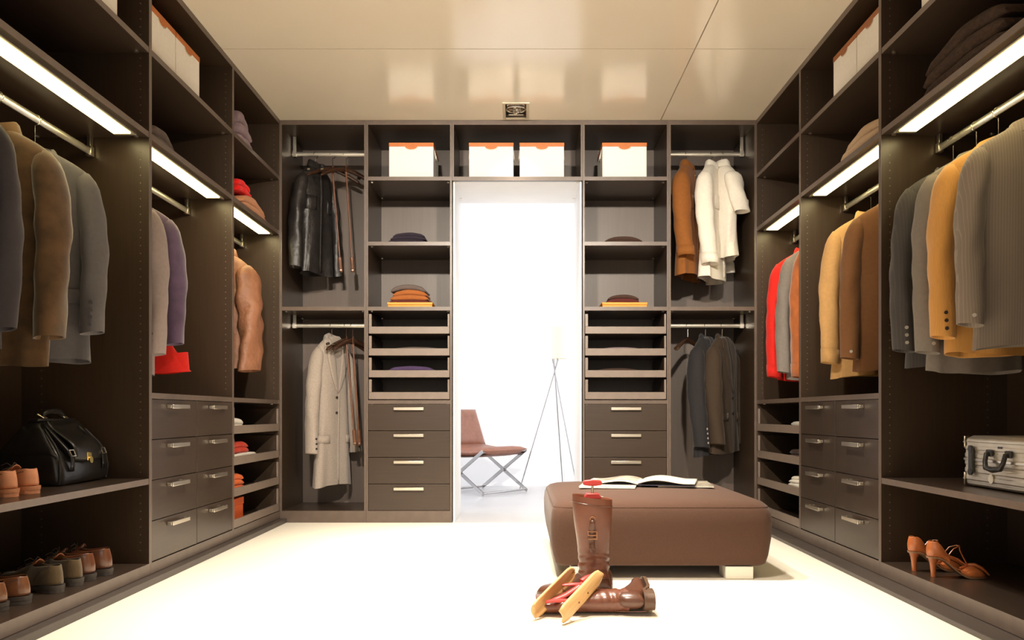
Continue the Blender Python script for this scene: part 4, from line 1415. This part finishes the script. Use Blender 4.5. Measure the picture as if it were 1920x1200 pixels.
rings = []
for z, ins, r in ((.052, .055, .03), (.055, .035, .035), (.064, .022, .045), (.10, .012, .05), (.17, .002, .055), (.24, .0, .055), (.280, .004, .055), (.303, .014, .06), (.318, .030, .07), (.327, .055, .08), (.333, .10, .09), (.338, .20, .10), (.340, .33, .10)):
    rings.append(rrect(hx - ins, hy - ins, r, z))
MB().loft(rings).build('cushion', OTT, t, smooth=True, angle=80)
MB().tube([tuple(p) for p in rrect(hx - 0.013, hy - 0.013, 0.06, 0.300)] + [tuple(rrect(hx - 0.013, hy - 0.013, 0.06, 0.300)[0])], 0.0022, 6, False).build('piping', OTT, t, smooth=True)
for sx in (-1, 1):
    for sy in (-1, 1):
        x, y = sx * (hx - 0.142), sy * (hy - 0.08)
        B(x - 0.058, x + 0.058, y - 0.058, y + 0.058, 0.0005, 0.053).build('leg', CREAMLEG, t, bevel=0.003)

PAPER = mat('magazine_paper', (0.80, 0.74, 0.62), 0.45, var=0.03, vscale=20)
PRINT = mat('magazine_printed_page', (0.62, 0.55, 0.44), 0.4, var=0.0, vscale=14, col2=(0.10, 0.08, 0.06), detail=2)
COVER = mat('magazine_cover_edge', (0.05, 0.05, 0.07), 0.4)


def open_magazine(label, loc, rz, w_=0.235, d_=0.29, rise=0.022):
    t = empty('open_magazine', loc, rz, label, 'magazine', 'magazines on the ottoman')
    for s, mt in ((-1, PRINT), (1, PAPER)):
        def fn(i, j, s=s):
            q = i
            z = 0.006 + rise * math.sin(PI * min(1, q * 1.25)) ** 1.0 * (1 - q) ** 0.8
            return (s * (0.002 + w_ * q), -d_ / 2 + d_ * j, z)
        pg = MB().grid(fn, 14, 4).build('page_block', PAPER, t, smooth=True, solid=0.006, soff=-1 if s < 0 else 1, angle=70)

        def fn2(i, j, s=s):
            q = 0.06 + 0.82 * i
            z = 0.0075 + rise * math.sin(PI * min(1, q * 1.25)) * (1 - q) ** 0.8
            return (s * (0.002 + w_ * q), -d_ / 2 + d_ * (0.08 + 0.84 * j), z)
        MB().grid(fn2, 14, 4).build('printed_picture', PRINT, pg, smooth=True)
        B(*sorted((s * 0.001, s * (w_ + 0.002))), -d_ / 2 - 0.001, d_ / 2 + 0.001, -0.002, 0.0).build('cover', COVER, pg)
    return t


zo = 0.3425
open_magazine('large open magazine with printed pages on the ottoman', (0.60, 4.19, zo + 0.010), D2R(-14), 0.26, 0.30, 0.022)
t = empty('closed_magazine', (0.43, 4.10, zo), D2R(-10), 'pale closed magazine under the open one, left side', 'magazine', 'magazines on the ottoman')
B(-0.13, 0.13, -0.135, 0.135, 0.0, 0.007).build('pages', PAPER, t, bevel=0.001)
B(-0.131, 0.131, -0.136, 0.136, 0.0071, 0.0078).build('cover', mat('pale_cover', (0.74, 0.66, 0.45), 0.35), t)
t = empty('closed_magazine', (0.80, 4.17, zo), D2R(-6), 'pale closed magazine under the open one, right side', 'magazine', 'magazines on the ottoman')
B(-0.13, 0.13, -0.15, 0.15, 0.0, 0.007).build('pages', PAPER, t, bevel=0.001)
B(-0.131, 0.131, -0.151, 0.151, 0.0071, 0.0078).build('cover', mat('dark_picture_cover', (0.6, 0.54, 0.42), 0.35, var=0.1, vscale=9, col2=(0.12, 0.1, 0.09)), t)

# ------------------------------------------------------------------ doctor bag
BAGL = mat('black_bag_leather', (0.016, 0.014, 0.013), 0.33, var=0.2, vscale=20, bump=0.25, bscale=120, coat=0.1)
t = empty('doctor_bag', (-1.795, 3.285, 0.4246), PI / 2, 'black leather doctor bag with brass lock on the left shelf', 'bag')
# local x = along the bag (world Y), front = -y (world +X)
BWx, BDy = 0.185, 0.128
rings = []
for z, ax_, ay_, r in ((0.0, .170, .112, .02), (.004, .180, .122, .025), (.02, .186, .130, .03), (.06, .184, .130, .035), (.10, .180, .124, .035), (.125, .176, .112, .035), (.15, .170, .090, .03), (.18, .160, .066, .028), (.21, .148, .042, .022), (.232, .138, .026, .016), (.240, .134, .020, .012)):
    ring = rrect(ax_, ay_, r, z, 6)
    rings.append([(x, y - 0.006 * math.sin(12 * x) * sstep(.03, .1, z) * (1 if y < 0 else 0), zz + 0.004 * math.sin(9 * x + 2 * y)) for x, y, zz in ring])
body = MB().loft(rings).build('body', BAGL, t, smooth=True, sub=1, angle=80)
# gusset folds on the ends
for s in (-1, 1):
    MB().grid(lambda i, j, s=s: (s * (0.178 - 0.034 * j + 0.012 * math.sin(PI * i) * math.sin(PI * j)), -0.115 * (1 - 0.72 * j) + 0.23 * (1 - 0.72 * j) * i, 0.105 + 0.115 * j + 0.008 * math.sin(2 * PI * i)), 8, 6).build('gusset', BAGL, body, smooth=True, solid=0.005)
# piping down the front corners
for s in (-1, 1):
    MB().tube([(s * 0.176, -0.118, 0.008), (s * 0.180, -0.124, 0.06), (s * 0.172, -0.118, 0.11), (s * 0.165, -0.095, 0.15), (s * 0.145, -0.048, 0.205)], 0.0042, 8).build('piping', BAGL, body, smooth=True)
# front flap
flap = MB().grid(lambda i, j: (-0.10 + 0.20 * i, -0.028 - 0.104 * sstep(0, .75, j), 0.236 - 0.145 * j - 0.01 * math.sin(PI * i)), 8, 10).build('flap', BAGL, t, smooth=True, solid=0.005, soff=1)
lock = B(-0.016, 0.016, -0.142, -0.134, 0.085, 0.118).build('lock', GOLD, flap, bevel=0.003)
MB().disc((0, -0.143, 0.088), (0, -1, 0.1), 0.013, 0.005, 16).build('lock_button', GOLD, lock, smooth=True)
# straps with buckles
for s in (-1, 1):
    x = s * 0.118
    sp = MB().grid(lambda i, j, x=x: (x - 0.011 + 0.022 * j, [-0.03, -0.062, -0.098, -0.122, -0.137, -0.139, -0.137][int(round(i * 6))], [0.234, 0.196, 0.158, 0.132, 0.105, 0.075, 0.05][int(round(i * 6))]), 6, 2).build('strap', BAGL, t, smooth=True, solid=0.004)
    MB().tube([(x - 0.015, -0.131, 0.130), (x + 0.015, -0.131, 0.130), (x + 0.015, -0.141, 0.108), (x - 0.015, -0.141, 0.108), (x - 0.015, -0.131, 0.130)], 0.0026, 6).build('buckle', NICKEL, sp, smooth=True)
# frame and handle
B(-0.136, 0.136, -0.020, 0.020, 0.236, 0.247).build('top_frame', BAGL, t, bevel=0.004)
hd = MB().tube([(-0.075, 0, 0.246), (-0.070, 0, 0.262), (-0.045, 0, 0.272), (0, 0, 0.276), (0.045, 0, 0.272), (0.070, 0, 0.262), (0.075, 0, 0.246)], [0.006, 0.008, 0.0105, 0.0115, 0.0105, 0.008, 0.006], 10).build('handle', BAGL, t, smooth=True)
for s in (-1, 1):
    MB().tube([(s * 0.075 - 0.011, -0.012, 0.248), (s * 0.075 + 0.011, -0.012, 0.248), (s * 0.075 + 0.011, 0.012, 0.262), (s * 0.075 - 0.011, 0.012, 0.262), (s * 0.075 - 0.011, -0.012, 0.248)], 0.0026, 6).build('handle_ring', NICKEL, hd, smooth=True)

# ------------------------------------------------------------------ aluminium suitcase
ALU = mat('ribbed_aluminium', (0.78, 0.72, 0.62), 0.42, 0.9, var=0.08, vscale=12, bump=0.1, bscale=200)
BLACKP = mat('black_plastic', (0.02, 0.018, 0.016), 0.35)
STICK = mat('white_sticker', (0.82, 0.78, 0.68), 0.6, var=0.06, vscale=60)
t = empty('suitcase', (1.640, 2.91, 0.4246), -PI / 2, 'ribbed silver aluminium suitcase lying flat on the right shelf', 'suitcase')
# local x = -world Y, front (-y) = world -X
SX, SD, SHH = 0.255, 0.33, 0.185
for z0, z1, nm in ((0.004, 0.098, 'lower_shell'), (0.102, SHH, 'upper_shell')):
    rings = []
    prof = []
    nr = 24
    for k in range(nr + 1):
        z = z0 + (z1 - z0) * k / nr
        rib = 0.0022 * (1 if (int(z / 0.0135) % 2) else 0)
        e = 0.0
        zz = z / SHH
        if z < 0.02:
            e = 0.018 * (1 - z / 0.02) ** 2
        if z > SHH - 0.02:
            e = 0.018 * (1 - (SHH - z) / 0.02) ** 2
        rings.append([(x, y + SD / 2, z) for x, y, _ in rrect(SX - e - rib, SD / 2 - e - rib, 0.03, 0, 5)])
    MB().loft(rings).build(nm, ALU, t, smooth=True, angle=25)
MB().loft([[(x, y + SD / 2, z) for x, y, _ in rrect(SX + g_, SD / 2 + g_, 0.032, 0, 5)] for z, g_ in ((.094, .001), (.096, .004), (.104, .004), (.106, .001))]).build('closing_rim', NICKEL, t, smooth=True)
for s in (-1, 1):
    x = s * 0.175
    lt = B(x - 0.014, x + 0.014, -0.012, -0.001, 0.052, 0.142).build('latch', BLACKP, t, bevel=0.003)
    B(x - 0.017, x - 0.0142, -0.011, -0.001, 0.058, 0.136).build('latch_edge', NICKEL, lt)
    for zc in (0.056, 0.138):
        MB().disc((x, -0.0135, zc), (0, 1, 0), 0.013, 0.008, 14).build('latch_hub', BLACKP, lt, smooth=True)
    # riveted corner guards
    for z0, z1 in ((0.006, 0.05), (0.14, SHH - 0.002)):
        cg = MB().loft([[(s * (SX - 0.03 + 0.034 * math.sin(a)), 0.03 - 0.034 * math.cos(a), z) for a in [PI / 2 * k / 6 for k in range(7)]] for z in (z0, z1)], False, False, closed=False).build('corner_guard', NICKEL, t, smooth=True, solid=0.002)
        MB().disc((s * (SX - 0.012), 0.004, (z0 + z1) / 2), (s * 0.7, -0.7, 0), 0.003, 0.004, 8).build('rivet', NICKEL, cg)
hd = MB().tube([(-0.058, -0.004, 0.128), (-0.058, -0.016, 0.126), (-0.056, -0.022, 0.100), (-0.045, -0.026, 0.078), (0, -0.027, 0.072), (0.045, -0.026, 0.078), (0.056, -0.022, 0.100), (0.058, -0.016, 0.126), (0.058, -0.004, 0.128)], [.008, .008, .008, .009, .010, .009, .008, .008, .008], 10).build('handle', BLACKP, t, smooth=True)
for s in (-1, 1):
    B(s * 0.058 - 0.018, s * 0.058 + 0.018, -0.010, -0.001, 0.116, 0.140).build('handle_mount', BLACKP, hd, bevel=0.003)
B(-0.012, 0.012, -0.003, -0.0005, 0.145, 0.152).build('name_plate', BLACKP, t)
MB().disc((-0.055, -0.003, 0.038), (0, 1, 0), 0.0165, 0.002, 20).build('round_sticker', STICK, t, smooth=True)

CHROMED = mat('darker_chrome', (0.42, 0.41, 0.41), 0.12, 1.0)
# ------------------------------------------------------------------ the room beyond: folding chair and tripod lamp
CHAIRL = leather('brown_chair_leather', (0.26, 0.105, 0.065), 0.45, bump=0.2)
t = empty('lounge_chair', (-0.330, 7.50, 0.0), D2R(-40), 'brown leather lounge chair with crossed chrome legs beyond the doorway', 'chair')


def bar(a, b, wd=0.030, th_=0.010):
    a, b = Vector(a), Vector(b)
    d = (b - a).normalized()
    n_ = Vector((0, 1, 0))
    u = d.cross(n_).normalized()
    r = lambda p: [p + u * wd / 2 + n_ * th_ / 2, p - u * wd / 2 + n_ * th_ / 2, p - u * wd / 2 - n_ * th_ / 2, p + u * wd / 2 - n_ * th_ / 2]
    return MB().loft([r(a), r(b)])


for sy in (-1, 1):
    y = sy * 0.285
    bar((0.27, y, 0.375), (-0.26, y, 0.012)).build('leg', CHROMED, t, bevel=0.002)
    bar((-0.25, y + 0.012, 0.34), (0.27, y + 0.012, 0.012)).build('leg', CHROMED, t, bevel=0.002)
    MB().disc((0.005, y - 0.012, 0.185), (0, 1, 0), 0.014, 0.036, 14).build('pivot', CHROMED, t, smooth=True)
for x, z in ((-0.245, 0.022), (0.255, 0.022), (0.262, 0.366), (-0.245, 0.335)):
    MB().tube([(x, -0.285, z), (x, 0.297, z)], 0.009, 10).build('cross_rail', CHROMED, t, smooth=True)
# seat cushion (slightly drooping) and reclined back cushion
def cushion(fn, nu, nv, th_):
    m_ = MB()
    top = lambda i, j: fn(i, j, 1)
    rings = []
    for i in range(nu + 1):
        u = i / nu
        r = []
        for j in range(nv + 1):
            r.append(fn(u, j / nv, 1))
        for j in range(nv, -1, -1):
            r.append(fn(u, j / nv, -1))
        rings.append(r)
    return m_.loft(rings)


def puff(u, v):
    return (max(0.0, 1 - (2 * u - 1) ** 6) ** 0.5) * (max(0.0, 1 - (2 * v - 1) ** 6) ** 0.5)


def seat(u, v, s):
    h_ = 0.042 * puff(u, v) * s + 0.001 * s
    x = -0.26 + 0.56 * u
    return (x, -0.27 + 0.54 * v, 0.395 - 0.03 * math.sin(PI * u) - 0.015 * u + h_)


MB()
cushion(seat, 14, 10, 0.05).build('seat', CHAIRL, t, smooth=True, angle=80)
MB().grid(lambda i, j: (-0.25 + 0.51 * i, -0.26 + 0.52 * j, 0.346 - 0.024 * math.sin(PI * i)), 8, 4).build('sling', leather('dark_sling_leather', (0.05, 0.025, 0.018)), t, smooth=True, solid=0.006)


def backc(u, v, s):
    h_ = 0.040 * puff(u, v) * s + 0.001 * s
    q = u
    x = -0.20 - 0.13 * q + 0.95 * h_
    z = 0.40 + 0.33 * q + 0.3 * h_
    return (x, -0.27 + 0.54 * v, z)


cushion(backc, 12, 10, 0.05).build('backrest', CHAIRL, t, smooth=True, angle=80)
for sy in (-1, 1):
    bar((-0.19, sy * 0.285, 0.30), (-0.372, sy * 0.285, 0.70), 0.026, 0.01).build('back_post', CHROMED, t, bevel=0.002)

SHADE = mat('cream_lamp_shade', (0.70, 0.66, 0.55), 0.8, emit=(1.0, 0.9, 0.65), estr=0.12)
t = empty('tripod_lamp', (0.32, 7.74, 0), 0, 'slender chrome tripod floor lamp with cream cylinder shade beyond the doorway', 'floor lamp')
hub = Vector((0.0, 0.0, 1.075))
for fx_, fy_ in ((-0.318, -0.02), (0.20, -0.10), (0.085, 0.22)):
    f = Vector((fx_, fy_, 0.004))
    d = (hub - f).normalized()
    e = hub + d * 0.115
    MB().tube([f, e], 0.0055, 8).build('leg', CHROMED, t, smooth=True)
MB().tube([hub + Vector((0, 0, -0.012)), hub + Vector((0, 0, 0.012))], 0.014, 12).build('hub', CHROMED, t, smooth=True)
MB().tube([hub + Vector((0.0, 0, 0)), hub + Vector((0.03, 0.0, 0.14))], 0.005, 8).build('stem', CHROMED, t, smooth=True)
MB().lathe([(0.068, 0.0), (0.072, 0.0), (0.072, 0.285), (0.068, 0.285), (0.068, 0.0)], (0.045, 0.0, 1.190), 32, False, False).build('shade', SHADE, t, smooth=True)
MB().lathe([(0.0, 0.05), (0.018, 0.055), (0.030, 0.09), (0.024, 0.13), (0.0, 0.14)], (0.045, 0, 1.190), 14, False, False).build('bulb', mat('warm_bulb', (1, 1, 1), 0.4, emit=(1, 0.9, 0.7), estr=3), t, smooth=True)
